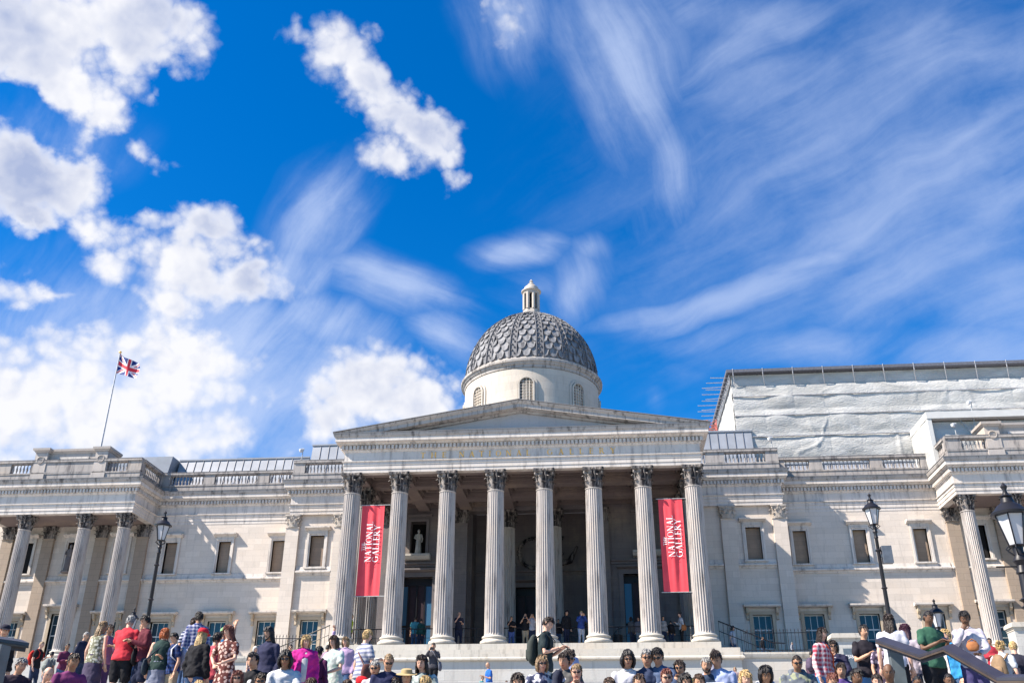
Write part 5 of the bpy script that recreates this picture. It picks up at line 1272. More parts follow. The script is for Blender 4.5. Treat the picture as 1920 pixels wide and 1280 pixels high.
# ---- left part of the crowd
P(10, 1173, 'L', 'man in a dark cap and dark coat behind the handrail end at the left edge', 20, 'm', ('short', 'red'), ('jacket', BK), hat=('cap', (.03, .03, .05)))
P(31, 1236, 'S', 'grey haired person in a dark jacket below the left handrail post', 35, 'm', ('short', 'grey'), ('jacket', (.05, .035, .05)), D=13)
P(76, 1202, 'L', 'man with cropped fair hair in a black tee with a red backpack', 70, 'l', ('crop', 'sand'), ('tee', BK), ('jeans', DJ), ('down', 'phone'), extra=(('backpack', (.62, .04, .03), 'bright red backpack on the fair cropped man at the far left'),), D=30)
P(97, 1220, 'L', 'person in a grey green top with a grey backpack, back turned, at far left', 160, 'm', ('short', 'black'), ('tee', (.22, .25, .24)), extra=(('backpack', (.27, .30, .29), 'pale grey green backpack at the left of the crowd'),), D=20.5, H=1.55)
P(86, 1252, 'S', 'bald man with both hands raised to his face at the lower left', 25, 'l', ('fringe', 'grey'), ('jacket', (.02, .03, .03)), arms=('chin', 'chin'), nod=20)
P(126, 1206, 'L', 'dark haired person in a maroon shirt with folded arms, left of the balding man', 40, 't', ('short', 'black'), ('long', (.16, .035, .085)), ('jeans', JE), ('cross', 'cross'), D=30)
P(137, 1224, 'S', 'person in a plum purple tee holding a crimson bag at the left', 20, 't', ('short', 'dark'), ('tee', (.19, .04, .14)), ('jeans', JE), ('lap', 'lap'), extra=(('hold', (.45, .02, .08), 'crimson handbag on the lap of the person in plum purple'),), D=14.1)
P(159, 1184, 'L', 'balding man in a navy shirt and blue jeans, turned to the right', 65, 'm', ('crop', 'grey'), ('long', NV), ('jeans', DJ), ('down', 'hip'), w=1.1, D=24)
P(148, 1207, 'L', 'person with bare shoulders and a black cross strap behind the man in navy', -150, 'm', ('bun', 'sand'), ('tank', BK), D=20.6, H=1.5)
P(190, 1163, 'L', 'woman with long fair hair, olive patterned top and grey purple skirt, back turned', 150, 'l', ('long', 'sand'), ('tank', (.22, .22, .15), 'floral', (.5, .5, .42)), ('skirt', (.075, .06, .105)))
P(206, 1171, 'L', 'dark haired person in a mauve blouse behind the fair haired woman', 30, 't', ('short', 'dark'), ('long', (.33, .14, .25)), ('jeans', (.10, .05, .13)), ('phone', 'phone'), D=21)
P(244, 1152, 'L', 'man in a bright red tee shirt and black shorts, grey hair, back turned', 165, 'l', ('short', 'grey'), ('tee', (.68, .05, .07)), ('shorts', BK), ('down', 'phone'), w=1.12, extra=(('bag', BK, 'black shoulder bag on the man in the red tee', -1),))
P(269, 1165, 'L', 'bald man looking down between the man in red and the man in burgundy', 20, 'm', ('fringe', 'grey'), ('long', (.30, .10, .12)), nod=25, D=21)
P(281, 1154, 'L', 'dark haired man in a burgundy shirt and blue shorts looking at his phone', -60, 'm', ('short', 'black'), ('long', (.15, .03, .045)), ('shorts', NV), ('phone', 'phone'), nod=25, extra=(('phone', BK, 'phone in the hands of the man in burgundy'),))
P(309, 1176, 'L', 'woman with short orange red hair and dark green sleeveless top, back turned', 175, 'l', ('bob', 'red'), ('tank', (.03, .06, .055)), ('skirt', (.22, .24, .32)), w=1.1, extra=(('bag', (.04, .055, .075), 'navy bag worn by the woman with orange hair', 1),))
P(334, 1186, 'L', 'young man in a blue plaid shirt looking down to the left', -55, 'm', ('short', 'black'), ('tee', (.03, .06, .19), 'plaid', (.01, .015, .05)), ('jeans', (.42, .34, .24)), ('phone', 'down'), nod=30, extra=(('backpack', (.55, .56, .62), 'white drawstring bag on the back of the young man in blue plaid'),))
P(364, 1156, 'L', 'brown haired person in a navy striped tee with a pink strap, back turned', 170, 'm', ('short', 'brown'), ('tee', (.04, .055, .13), 'stripe', (.5, .52, .6)), H=1.85, D=21)
P(376, 1145, 'L', 'tall person with black hair in a blue plaid shirt behind the striped tee', -160, 't', ('short', 'black'), ('long', (.05, .07, .22), 'plaid', (.4, .4, .5)), D=20.3, H=1.95)
P(377, 1178, 'L', 'fair haired person in a red cap and black jacket', 150, 'l', ('long', 'blond'), ('jacket', BK), hat=('cap', (.68, .03, .05)), D=17.2)
P(386, 1218, 'S', 'girl with a blond ponytail in a yellow tee and pink skirt reaching left', -160, 'l', ('pony', 'blond'), ('tee', (.75, .55, .03)), ('skirt', (.72, .06, .36)), ('down', 'reach'), child=True, D=14.2, nod=5)
P(405, 1184, 'L', 'person in a red pink top raising a camera with both arms', 150, 'm', ('short', 'dark'), ('tee', (.60, .09, .12)), arms=('up', 'face'), extra=(('camera', BK, 'small black camera held up by the person in red pink'),), D=18.2)
P(419, 1177, 'L', 'person in a light green cap and blue top behind the woman in floral dress', 160, 'm', ('short', 'brown'), ('tee', (.03, .20, .42)), hat=('cap', (.30, .55, .25)), D=19.5)
P(434, 1173, 'L', 'woman with long wavy auburn hair in a brown and cream floral dress', -25, 'l', ('wavy', 'auburn'), ('tee', (.14, .045, .04), 'floral', (.62, .44, .38)), ('dress', (.3, .1, .1)), ('hip', 'lap'), nod=16, turn=-20, D=16.2)
P(448, 1257, 'S', 'auburn haired woman in dark sunglasses at the bottom edge on the left', 5, 'l', ('bob', 'auburn'), ('tee', (.2, .1, .1)), shades='on', D=11.2)
P(489, 1225, 'S', 'black haired young man in a dark open jacket, seated on the left', -20, 'm', ('short', 'black'), ('jacket', BK), arms=('knee', 'knee'))
P(488, 1264, 'S', 'dark haired person in sunglasses at the bottom edge left of centre', 10, 't', ('short', 'dark'), ('tee', BK), shades='on', D=11.0)
P(510, 1176, 'L', 'bearded man with long dreadlocks in a fitted navy sweater', -30, 'm', ('dreads', 'black'), ('long', (.035, .038, .085)), ('jeans', (.10, .10, .12)), ('down', 'down'), beard='black', nod=14, turn=-15)
P(478, 1211, 'L', 'fair haired person in a striped top half hidden behind the man in navy sweater', 30, 'l', ('bob', 'white'), ('tee', (.45, .35, .36), 'stripe', (.2, .08, .12)), D=20.4, H=1.55)
P(540, 1225, 'S', 'young man in sunglasses and a white shirt over black, seated', 0, 't', ('curly', 'black'), ('jacket', (.60, .62, .66)), arms=('knee', 'knee'), shades='on')
P(546, 1208, 'L', 'dark haired person in a pink top behind the young man in sunglasses', 0, 'm', ('short', 'dark'), ('tee', (.42, .14, .25)), D=20.6, H=1.5, shades='on')
P(575, 1191, 'L', 'older woman with short blond hair, magenta jacket and pale blue top', 10, 'l', ('bob', 'blond'), ('jacket', (.62, .03, .30)), ('jeans', BK), ('down', 'down'), w=1.12, nod=16, D=18)
P(597, 1210, 'L', 'dark haired person with a black backpack right of the magenta jacket', 160, 'm', ('short', 'black'), ('long', (.12, .03, .10)), ('jeans', DJ), D=19.5, H=1.5, extra=(('backpack', BK, 'black backpack behind the magenta jacket'),))
P(577, 1266, 'S', 'person with chestnut brown hair at the bottom below the magenta jacket', 170, 'm', ('bob', 'brown'), ('tee', (.2, .15, .2)), D=11.2)
P(613, 1208, 'L', 'dark haired head behind the woman in a mint tee', 150, 'm', ('short', 'black'), ('tee', (.3, .2, .28)), D=20.8, H=1.55)
P(632, 1192, 'L', 'woman with short brown hair in a white and mint tee smiling to the left', -35, 'l', ('bob', 'brown'), ('tee', (.62, .68, .66), 'print', (.36, .50, .46)), ('jeans', (.62, .62, .60)), ('lap', 'lap'), w=1.06, nod=12, D=19.5)
P(651, 1194, 'L', 'person in a lilac top raising one arm behind the woman in mint', -20, 'l', ('bob', 'sand'), ('long', (.50, .36, .56)), arms=('up', 'down'), D=20.9, H=1.65)
P(643, 1268, 'S', 'brown haired head at the bottom beside the red hooded child', 165, 'm', ('short', 'brown'), ('tee', (.1, .1, .1)), D=11.4)
P(664, 1243, 'S', 'small child in a bright red hooded top', 60, 'l', ('short', 'brown'), ('hoodie', (.68, .02, .03)), child=True, hat=('beanie', (.68, .02, .03)), D=14)
P(684, 1179, 'L', 'woman with short blond hair in a grey and white striped blouse, seen from the side', 130, 'l', ('short', 'blond'), ('tee', (.55, .55, .60), 'stripe', (.20, .22, .33)), ('jeans', (.58, .60, .64)), ('phone', 'down'), extra=(('bag', (.16, .07, .06), 'brown bag hanging at the side of the woman in a striped blouse', -1),))
P(708, 1240, 'S', 'grey haired person in sunglasses and a pale top behind the man in navy', -5, 'm', ('short', 'grey'), ('tee', (.55, .52, .55)), shades='on', arms=('phone', 'phone'), D=14.2)
P(727, 1230, 'S', 'balding man in sunglasses and a navy polo shirt looking at his hands', 10, 'm', ('crop', 'sand'), ('tee', (.03, .035, .09)), arms=('phone', 'phone'), shades='on', w=1.15, nod=26)
P(737, 1269, 'S', 'black haired head at the bottom below the balding man in navy', 170, 't', ('short', 'black'), ('tee', BK), D=11.0)
P(753, 1253, 'S', 'brown haired child right of the man in the navy polo', -20, 'm', ('short', 'brown'), ('tee', (.2, .12, .12)), child=True, D=14.2)
P(765, 1256, 'S', 'person in a straw hat holding a bright orange and yellow bag', 0, 'm', ('short', 'brown'), ('tee', (.4, .45, .46)), hat=('straw', (.50, .38, .20)), arms=('phone', 'phone'), D=13.4, extra=(('poster', (.80, .35, .03), 'orange bag with black print held by the person in the straw hat'),))
P(783, 1263, 'S', 'long haired blond head at the bottom left of the woman in grey', 150, 'l', ('long', 'blond'), ('tee', (.4, .3, .2)), D=11.4)
P(800, 1232, 'S', 'woman with long dark hair in a grey print tee, seated', -15, 'l', ('long', 'dark'), ('tee', (.30, .36, .35), 'print', (.5, .55, .54)), arms=('lap', 'lap'))
P(814, 1205, 'L', 'woman in a dark top taking a photo with hands at her face', -10, 'm', ('bun', 'dark'), ('long', (.06, .06, .075)), ('jeans', BK), ('face', 'face'), D=20.4, H=1.58, extra=(('bag', (.12, .13, .17), 'slate grey shoulder bag of the woman taking a photo', 1), ('camera', BK, 'black camera before the face of the woman in a dark top')))
# ---- terrace walkers
P(918, 1241, 'T', 'bald man in a bright blue tee walking on the terrace', -60, 'm', ('none', 'dark'), ('tee', (.03, .15, .55)), ('jeans', (.03, .03, .04)), ('down', 'phone'), group='people walking on the terrace')
P(903, 1266, 'T', 'child in a teal top walking beside the bald man in blue', 60, 'm', ('short', 'brown'), ('tee', (.08, .42, .40)), D=36.5, group='people walking on the terrace')
P(948, 1275, 'T', 'brown haired head just above the bottom edge on the terrace', 60, 'm', ('short', 'brown'), ('tee', (.2, .15, .2)), D=35, group='people walking on the terrace')
# ---- centre
P(972, 1268, 'S', 'woman with dark wavy hair at the bottom left of the bob haired woman', 0, 'm', ('wavy', 'dark'), ('tee', (.3, .2, .2)), D=11.0)
P(1020, 1156, 'L', 'tall man in a dark tee with a backpack looking down at his phone', 75, 'l', ('short', 'dark'), ('tee', (.03, .045, .05)), ('jeans', (.35, .42, .48)), ('phone', 'phone'), nod=34, D=17.2, extra=(('backpack', (.05, .06, .055), 'dark backpack on the tall man looking at his phone'), ('phone', BK, 'phone in the hands of the tall man in the dark tee')))
P(1010, 1232, 'S', 'woman with a light brown bob and sunglasses in a navy and white print blouse', 15, 'l', ('bob', 'sand'), ('tee', (.08, .09, .16), 'print', (.66, .64, .68)), arms=('lap', 'lap'), shades='on', D=13.2)
P(1022, 1226, 'L', 'dark skinned man behind the bob haired woman', 15, 'd', ('crop', 'black'), ('tee', BK), D=20.9, H=1.52)
P(1041, 1218, 'S', 'man in sunglasses and a dark navy tee in profile to the right', 60, 'm', ('spiky', 'dark'), ('tee', (.03, .035, .06)), arms=('phone', 'phone'), shades='on', D=13.9)
P(1067, 1228, 'S', 'dark haired man in a white and black jacket turned to the left', -20, 'm', ('short', 'dark'), ('jacket', (.09, .10, .10)), arms=('lap', 'lap'), w=1.1, D=13.2)
P(1073, 1217, 'L', 'dark haired man in a pale blue shirt behind the white and black jacket', 20, 'm', ('short', 'black'), ('long', (.24, .32, .60)), D=20.9, H=1.58)
P(1081, 1247, 'S', 'woman with short fair hair and glasses in a coral top holding up a phone', 0, 'l', ('short', 'sand'), ('tee', (.66, .16, .13)), arms=('chin', 'chin'), shades='clear', D=12.2, extra=(('phone', BK, 'phone held up by the woman in a coral top'),))
P(1137, 1273, 'S', 'brown haired head at the bottom left of the curly haired woman', 10, 'l', ('short', 'brown'), ('tee', (.3, .3, .3)), D=11.2)
P(1174, 1225, 'S', 'smiling woman with curly black hair in a loose white blouse', 5, 'm', ('curly', 'black'), ('long', (.66, .65, .70)), ('jeans', BK), ('lap', 'lap'), shades='clear', w=1.08)
P(1212, 1223, 'S', 'grey haired man with glasses in a navy polo holding a phone', 0, 'm', ('short', 'grey'), ('tee', (.04, .055, .11)), ('jeans', JE), ('phone', 'phone'), shades='clear', w=1.08, extra=(('phone', BK, 'phone in the hands of the grey haired man in navy'),))
P(1195, 1268, 'S', 'person with blue sunglasses pushed up in the hair, at the bottom', 5, 'm', ('short', 'brown'), ('tee', (.3, .25, .3)), shades='top', D=11.2)
P(1239, 1219, 'S', 'black haired man in sunglasses, white tee and denim jacket looking down', -15, 'm', ('short', 'black'), ('jacket', (.10, .14, .24)), ('jeans', GJ), ('knee', 'knee'), shades='on', nod=28)
P(1246, 1257, 'S', 'man with brown hair and dark framed glasses at the bottom', 5, 'l', ('short', 'auburn'), ('tee', (.5, .35, .35)), shades='clear', D=11.6)
P(1277, 1238, 'S', 'older woman in a mustard yellow top with a hand to her mouth', -10, 'm', ('bun', 'dark'), ('long', (.66, .42, .08)), arms=('chin', 'lap'), shades='on', w=1.08)
P(1272, 1267, 'S', 'dark haired woman at the bottom below the mustard yellow top', 20, 'm', ('bob', 'black'), ('tee', (.2, .1, .1)), D=11.2)
P(1309, 1264, 'S', 'brown haired man at the bottom left of the moustached man', 0, 'm', ('short', 'brown'), ('tee', (.2, .2, .25)), D=11.4)
P(1325, 1234, 'S', 'moustached man in a navy suit jacket with folded hands', -5, 'm', ('short', 'grey'), ('jacket', (.035, .055, .10)), arms=('knee', 'knee'), beard='dark', w=1.08)
P(1337, 1216, 'L', 'dark haired man in grey half hidden behind the man reading', 10, 'm', ('short', 'dark'), ('tee', (.25, .25, .33)), D=20.9, H=1.6)
P(1348, 1224, 'S', 'man in a pale blue checked shirt bent over a paper', -15, 'm', ('short', 'dark'), ('long', (.42, .48, .72)), arms=('phone', 'phone'), nod=38, w=1.1, extra=(('paper', W_, 'white leaflet read by the man in a pale blue shirt'),))
P(1378, 1250, 'L', 'small fair haired face behind the blond woman', -10, 'l', ('bob', 'sand'), ('tee', (.4, .3, .3)), D=20.8, H=1.0)
P(1390, 1259, 'S', 'laughing blond woman at the bottom right of centre', 10, 'l', ('long', 'blond'), ('tee', (.3, .3, .3)), D=11.8)
P(1430, 1252, 'S', 'person with dark hair in a white hooded top looking down', 5, 't', ('bob', 'black'), ('hoodie', (.60, .63, .68)), arms=('lap', 'lap'), nod=26, w=1.1, D=12.4)
P(1489, 1231, 'S', 'heavy set man in red tinted sunglasses and a grey hooded top with a print', 5, 't', ('crop', 'dark'), ('hoodie', (.15, .17, .20), 'print', (.28, .30, .20)), arms=('lap', 'lap'), shades='on', w=1.3)
P(1519, 1219, 'L', 'person with a dark purple backpack, back turned, left of the plaid shirt', 150, 't', ('short', 'dark'), ('long', (.10, .06, .09)), D=20.4, H=1.45, extra=(('backpack', (.10, .075, .12), 'dark purple backpack left of the woman in plaid'),))
P(1534, 1177, 'L', 'woman with long dark hair in a red and white plaid shirt and jeans, facing right', 50, 'l', ('long', 'dark'), ('long', (.50, .06, .10), 'plaid', (.62, .56, .58)), ('jeans', (.08, .20, .42)), ('down', 'down'), extra=(('bag', (.58, .10, .03), 'orange red bag at the side of the woman in plaid', 1),))
P(1562, 1201, 'L', 'smiling woman in sunglasses with a flowered scarf and navy cardigan', -10, 'm', ('bob', 'dark'), ('jacket', (.03, .03, .07)), arms=('chin', 'lap'), shades='on', D=18.4)
P(1549, 1262, 'S', 'auburn haired person looking down at the bottom below the plaid shirt', 15, 'm', ('short', 'auburn'), ('tee', (.5, .4, .4)), nod=30, D=11.6)
P(1573, 1241, 'S', 'woman in a purple vest top below the flowered scarf', 0, 'm', ('short', 'dark'), ('tank', (.10, .06, .22)), D=13.8, H=1.5)
P(1592, 1256, 'S', 'dark skinned person with short black hair at the bottom, turned right', 20, 'b', ('short', 'black'), ('tee', (.5, .45, .3)), D=11.8)
P(1614, 1172, 'L', 'smiling man in a black polo shirt and light blue jeans', 25, 'm', ('short', 'black'), ('tee', (.025, .022, .03)), ('jeans', (.12, .28, .50)), ('phone', 'phone'), w=1.12, extra=(('phone', BK, 'phone held by the smiling man in a black polo'),), D=18)
P(1646, 1194, 'L', 'person in a black and white patterned dress beside the rail post', 30, 'm', ('short', 'dark'), ('tee', (.07, .05, .09), 'floral', (.5, .42, .52)), ('dress', (.1, .1, .1)), D=17.0, H=1.5)
P(1639, 1240, 'S', 'dark haired boy in a blue top below the rail', -5, 'l', ('short', 'dark'), ('tee', (.03, .09, .36)), D=13.4, child=True)
P(1664, 1149, 'L', 'woman with very long dark hair in a white top and short skirt, back turned', 170, 'l', ('long', 'dark'), ('tee', (.60, .60, .68)), ('shorts', BK), D=16.6)
P(1664, 1249, 'S', 'bald dark skinned man in a beige shirt below the rail', -5, 'b', ('none', 'black'), ('tee', (.48, .44, .36)), w=1.1, D=12.8)
P(1692, 1168, 'L', 'woman with dark purple hair and a pink scarf, back turned', 155, 'l', ('long', 'purple'), ('long', (.45, .40, .46)), ('jeans', DJ), D=17.6)
P(1714, 1260, 'S', 'young dark skinned child at the bottom below the rail', 5, 'b', ('crop', 'black'), ('tee', (.5, .45, .5)), child=True, D=12.6)
P(1733, 1146, 'L', 'man with dark skin in a green tee looking at a phone', 35, 'b', ('crop', 'black'), ('tee', (.045, .13, .085)), ('jeans', BK), ('phone', 'phone'), nod=22, w=1.12, extra=(('phone', BK, 'phone held by the man in the green tee'),))
P(1771, 1254, 'S', 'smiling dark skinned boy under the handrail at lower right', 5, 'b', ('crop', 'black'), ('tee', (.1, .1, .15)), child=True, D=12.6)
P(1777, 1179, 'L', 'toddler with fair hair in a bright blue jacket held up in the crowd', -60, 'l', ('short', 'blond'), ('jacket', (.04, .28, .60)), D=18.4, H=1.6)
P(1806, 1146, 'L', 'young man with dark skin in a white printed long sleeved top looking down', -5, 'b', ('short', 'black'), ('long', (.60, .58, .66), 'print', (.40, .38, .46)), ('jeans', (.07, .06, .16)), ('chin', 'lap'), nod=26, w=1.05, extra=(('hold', (.42, .17, .07), 'tan leather bag at the waist of the young man in white'),))
P(1854, 1196, 'L', 'dark haired man in a red knitted sweater with folded arms', -10, 't', ('short', 'black'), ('long', (.36, .03, .05)), ('jeans', NV), ('cross', 'cross'), D=26)
P(1871, 1200, 'L', 'fair haired woman in a white tee with a striped backpack', 150, 'l', ('bun', 'blond'), ('tee', (.60, .62, .68)), ('jeans', NV), D=19.2, extra=(('backpack', (.30, .20, .12), 'brown striped backpack on the fair haired woman in white'),))
P(1897, 1200, 'L', 'fair haired man in a black jumper seen from behind at the right edge', 170, 'l', ('crop', 'blond'), ('long', (.03, .026, .04)), ('jeans', JE), D=19.6, w=1.12)
# ---- on the ledge and side steps at right
P(1428, 1193, 'W', 'dark haired person in black sitting by the railings right of the portico', 60, 'm', ('short', 'black'), ('jacket', BK), D=56.2, H=1.2, group='people by the side steps')
P(1371, 1172, 'W', 'dark haired woman in a pale top on the side steps right of the portico', 60, 'l', ('bob', 'dark'), ('tee', (.5, .52, .58)), D=57.5, group='people by the side steps')
P(1484, 1203, 'W', 'grey haired person in a pale jacket by the railings near the gate pier', 60, 'l', ('short', 'grey'), ('jacket', (.40, .42, .48)), D=56.2, H=.95, group='people by the side steps')
# ---- under the portico
GP = 'visitors standing under the portico'
P(658, 1150, 'P', 'guard in a bright yellow vest at the left end of the portico', 70, 'm', ('short', 'black'), ('tee', (.50, .75, .04)), ('jeans', BK), group=GP, D=57.2)
P(692, 1178, 'P', 'person in dark clothes behind the railing under the left banner', 20, 'm', ('short', 'dark'), ('jacket', BK), group=GP, D=57.6, H=1.4)
P(751, 1180, 'P', 'child in a white top at the left edge of the left portico door', 60, 'l', ('short', 'brown'), ('tee', (.5, .5, .54)), group=GP, D=58)
P(779, 1153, 'P', 'man in a turquoise shirt and blue jeans at the left portico door, back turned', 170, 'm', ('crop', 'dark'), ('tee', (.10, .38, .46)), ('jeans', JE), group=GP, D=58.2)
P(791, 1159, 'P', 'person in dark green at the left portico door beside the turquoise shirt', -150, 'm', ('short', 'dark'), ('long', (.02, .09, .085)), ('jeans', DJ), group=GP, D=57.8)
P(861, 1143, 'P', 'grey haired man in a dark shirt gesturing beside the third gap of the columns', 10, 'l', ('fringe', 'white'), ('tee', (.03, .035, .04)), ('jeans', NV), ('chin', 'phone'), group=GP, D=56.9, w=1.1)
P(959, 1155, 'P', 'person with arms crossed in a black top and blue jeans left of the central door', 0, 'm', ('short', 'brown'), ('tee', BK), ('jeans', (.09, .14, .36)), ('chin', 'cross'), group=GP, D=57)
P(985, 1150, 'P', 'bald person in a black vest and khaki trousers raising a camera', 0, 'm', ('none', 'dark'), ('tank', BK), ('jeans', (.42, .34, .24)), ('face', 'face'), group=GP, D=57, extra=(('camera', BK, 'camera held by the bald person in khaki trousers'),))
P(998, 1149, 'P', 'person in a white top taking a photo left of the fifth column', 0, 'm', ('bun', 'dark'), ('tee', (.55, .55, .62)), ('jeans', DJ), ('face', 'face'), group=GP, D=57.1)
P(1046, 1160, 'P', 'person in dark grey just right of the fifth column', 20, 'm', ('short', 'black'), ('jacket', (.05, .045, .05)), group=GP, D=57.3)
P(1061, 1144, 'P', 'person in a black hooded coat and jeans right of the central door', 30, 'm', ('hood', 'black'), ('jacket', BK), ('jeans', NV), group=GP, D=56.9)
P(1089, 1145, 'P', 'fair haired person in a blue jacket and pale trousers beside the sixth column', 20, 'l', ('short', 'blond'), ('jacket', (.04, .08, .30)), ('jeans', (.42, .46, .56)), ('face', 'face'), group=GP, D=56.8)
P(1184, 1156, 'P', 'person in a dark coat by the right portico door with a white sleeve', -140, 'd', ('curly', 'black'), ('jacket', (.10, .11, .12)), ('jeans', DJ), group=GP, D=57.4)
P(1197, 1156, 'P', 'woman with a pink face and grey jacket left of the seventh column', -10, 'l', ('bob', 'dark'), ('jacket', (.18, .17, .20)), ('jeans', GJ), group=GP, D=57.5)
P(1242, 1155, 'P', 'person in a black and white striped top under the right banner', 20, 'm', ('bun', 'dark'), ('long', (.02, .02, .025), 'stripe', (.6, .6, .62)), ('jeans', DJ), group=GP, D=56.9)
P(1257, 1163, 'P', 'person with a black backpack seen from behind under the right banner', 175, 'm', ('short', 'black'), ('jacket', BK), ('jeans', DJ), group=GP, D=57.0, extra=(('backpack', (.02, .025, .025), 'black backpack with a white mark under the right banner'),))
P(1276, 1148, 'P', 'woman with dark hair and white sleeves leaning on the railing by the last column', -70, 'l', ('bun', 'dark'), ('long', (.55, .57, .62)), ('jeans', BK), ('phone', 'down'), group=GP, D=57.1, extra=(('bag', (.40, .16, .06), 'tan bag of the woman leaning on the railing', 1),))
SKY_SAT, SKY_VAL, SKY_HUE, SKY_TINT, EXPO = 1.40, 1.50, .5, (.36, .88, 1.03, 1), 1.4
# ---------------------------------------------------------------- sky, clouds, sun, camera
SUN_D = Vector((2.3, 1.0, -2.45)).normalized()      # direction the light travels
elev = math.asin(-SUN_D.z); az = math.atan2(-SUN_D.x, -SUN_D.y)   # azimuth of the sun position from +Y towards +X
W = bpy.data.worlds.new('World'); SC.world = W; W.use_nodes = True; nt = W.node_tree; L = nt.links; bg = nt.nodes['Background']
sky = nt.nodes.new('ShaderNodeTexSky'); sky.sky_type = 'NISHITA'; sky.sun_disc = False; sky.sun_elevation = elev; sky.sun_rotation = az % (2 * math.pi); sky.ozone_density = 4.0; sky.air_density = 1.0; sky.dust_density = .3
tc = nt.nodes.new('ShaderNodeTexCoord'); DIR = tc.outputs['Generated']
def M2(op, a, b=None, c=None, clamp=False):
    n = nt.nodes.new('ShaderNodeMath'); n.operation = op; n.use_clamp = clamp
    for i, v in enumerate((a, b, c)):
        if v is None: continue
        if hasattr(v, 'is_output'): L.new(v, n.inputs[i])
        else: n.inputs[i].default_value = v
    return n.outputs[0]
def NOI(vec, scale, det, rough=.55, dist=0.0, lac=2.0):
    n = nt.nodes.new('ShaderNodeTexNoise'); n.inputs['Scale'].default_value = scale; n.inputs['Detail'].default_value = det; n.inputs['Roughness'].default_value = rough; n.inputs['Distortion'].default_value = dist; n.inputs['Lacunarity'].default_value = lac
    L.new(vec, n.inputs['Vector']); return n
def VM(op, a, b=None, sc=None):
    n = nt.nodes.new('ShaderNodeVectorMath'); n.operation = op; L.new(a, n.inputs[0])
    if b is not None:
        if hasattr(b, 'is_output'): L.new(b, n.inputs[1])
        else: n.inputs[1].default_value = b
    if sc is not None: n.inputs['Scale'].default_value = sc
    return n.outputs[0]
def warp(scale, amt, det=4):
    n = NOI(DIR, scale, det, .6); v = VM('SUBTRACT', n.outputs['Color'], (.5, .5, .5)); v = VM('SCALE', v, sc=amt); return VM('ADD', DIR, v)
WC = warp(8.0, .085, 7); WS = warp(3.2, .09, 3)
def blobs(lst, vec, mode='MAXIMUM'):
    acc = None
    for (u, v, rx, ry, ang, st) in lst:
        d0 = ray(u, v); k = 1 / (d0.dot(FW) * FOC)            # radians per photo pixel near this direction
        a = R(ang); e = (ray(u + 8 * math.cos(a), v + 8 * math.sin(a)) - d0); e = (e - d0 * e.dot(d0)).normalized(); f = d0.cross(e)
        m = Matrix((e, f, d0)).transposed(); mp = nt.nodes.new('ShaderNodeMapping'); mp.vector_type = 'TEXTURE'
        mp.inputs['Location'].default_value = d0; mp.inputs['Rotation'].default_value = m.to_euler('XYZ'); mp.inputs['Scale'].default_value = (rx * k, ry * k, .8); L.new(vec, mp.inputs[0])
        g = nt.nodes.new('ShaderNodeTexGradient'); g.gradient_type = 'SPHERICAL'; L.new(mp.outputs[0], g.inputs[0])
        o = M2('MULTIPLY', g.outputs['Fac'], st); acc = o if acc is None else M2('SMOOTH_MAX' if mode == 'SM' else mode, acc, o, .25 if mode == 'SM' else None)
    return acc
CUM = [(95, 60, 200, 140, 0, 1.25), (245, 55, 150, 120, 0, 1.15), (140, 150, 140, 115, 30, 1.2), (190, 215, 75, 85, 60, 1.15), (20, 40, 130, 110, 0, 1), (285, 55, 60, 60, 0, .8),
    (275, 190, 34, 55, 20, .55), (262, 275, 90, 48, 20, .65), (315, 290, 45, 30, 0, .5), (250, 330, 50, 60, 0, .42),
    (75, 330, 200, 130, 10, 1.2), (30, 270, 100, 75, 0, .85), (165, 305, 90, 65, 20, .9), (60, 395, 150, 70, 0, .9), (190, 430, 105, 100, 0, .95), (195, 500, 95, 80, 0, .85), (12, 235, 55, 40, 0, .5),
    (345, 510, 185, 115, 0, 1.15), (450, 530, 120, 80, 10, .95), (290, 400, 95, 55, 0, .8), (410, 430, 110, 60, 10, .8), (480, 455, 60, 55, 0, .55), (300, 585, 120, 70, 0, .85), (235, 580, 60, 60, 0, .7),
    (75, 565, 130, 42, 5, .9), (20, 510, 60, 40, 0, .5), (90, 725, 270, 150, 0, 1.15), (200, 770, 260, 110, 0, 1.1), (25, 440, 60, 60, 0, .6), (325, 695, 150, 130, 0, 1.2), (310, 640, 80, 70, 0, .9), (230, 810, 380, 90, 0, 1), (60, 650, 110, 60, 0, .7), (440, 800, 200, 80, 0, .75), (430, 700, 90, 80, 0, .6), (500, 760, 70, 60, 0, .45),
    (705, 750, 200, 125, 0, 1.25), (630, 785, 100, 75, 0, 1.0), (800, 765, 130, 100, 0, 1.2), (735, 695, 90, 50, 0, .9), (680, 705, 60, 50, 0, .9),
    (572, 80, 60, 62, 50, .6), (632, 105, 105, 85, 35, .95), (700, 165, 110, 80, 30, 1), (735, 225, 80, 75, 80, .9), (785, 265, 125, 92, 20, 1.05), (745, 300, 90, 62, 0, .85), (848, 345, 40, 55, 50, .72), (835, 265, 60, 80, 60, .85), (668, 62, 24, 30, 0, .5), (760, 190, 40, 40, 0, .5),
    (960, 40, 60, 70, 40, .5)]
GAP = [(70, 195, 130, 42, 32, .8), (190, 262, 60, 34, 20, .6), (60, 470, 120, 45, -8, .8), (110, 505, 70, 60, 40, .7), (262, 355, 75, 62, 0, .8), (335, 215, 50, 90, 0, .6), (215, 290, 40, 30, 0, .4), (150, 600, 90, 40, 10, .7), (30, 610, 90, 26, 0, .5), (200, 625, 50, 40, 0, .6), (470, 620, 90, 60, 0, .6), (510, 700, 80, 60, 0, .5), (540, 800, 60, 60, 0, .6), (380, 620, 60, 30, 0, .5)]
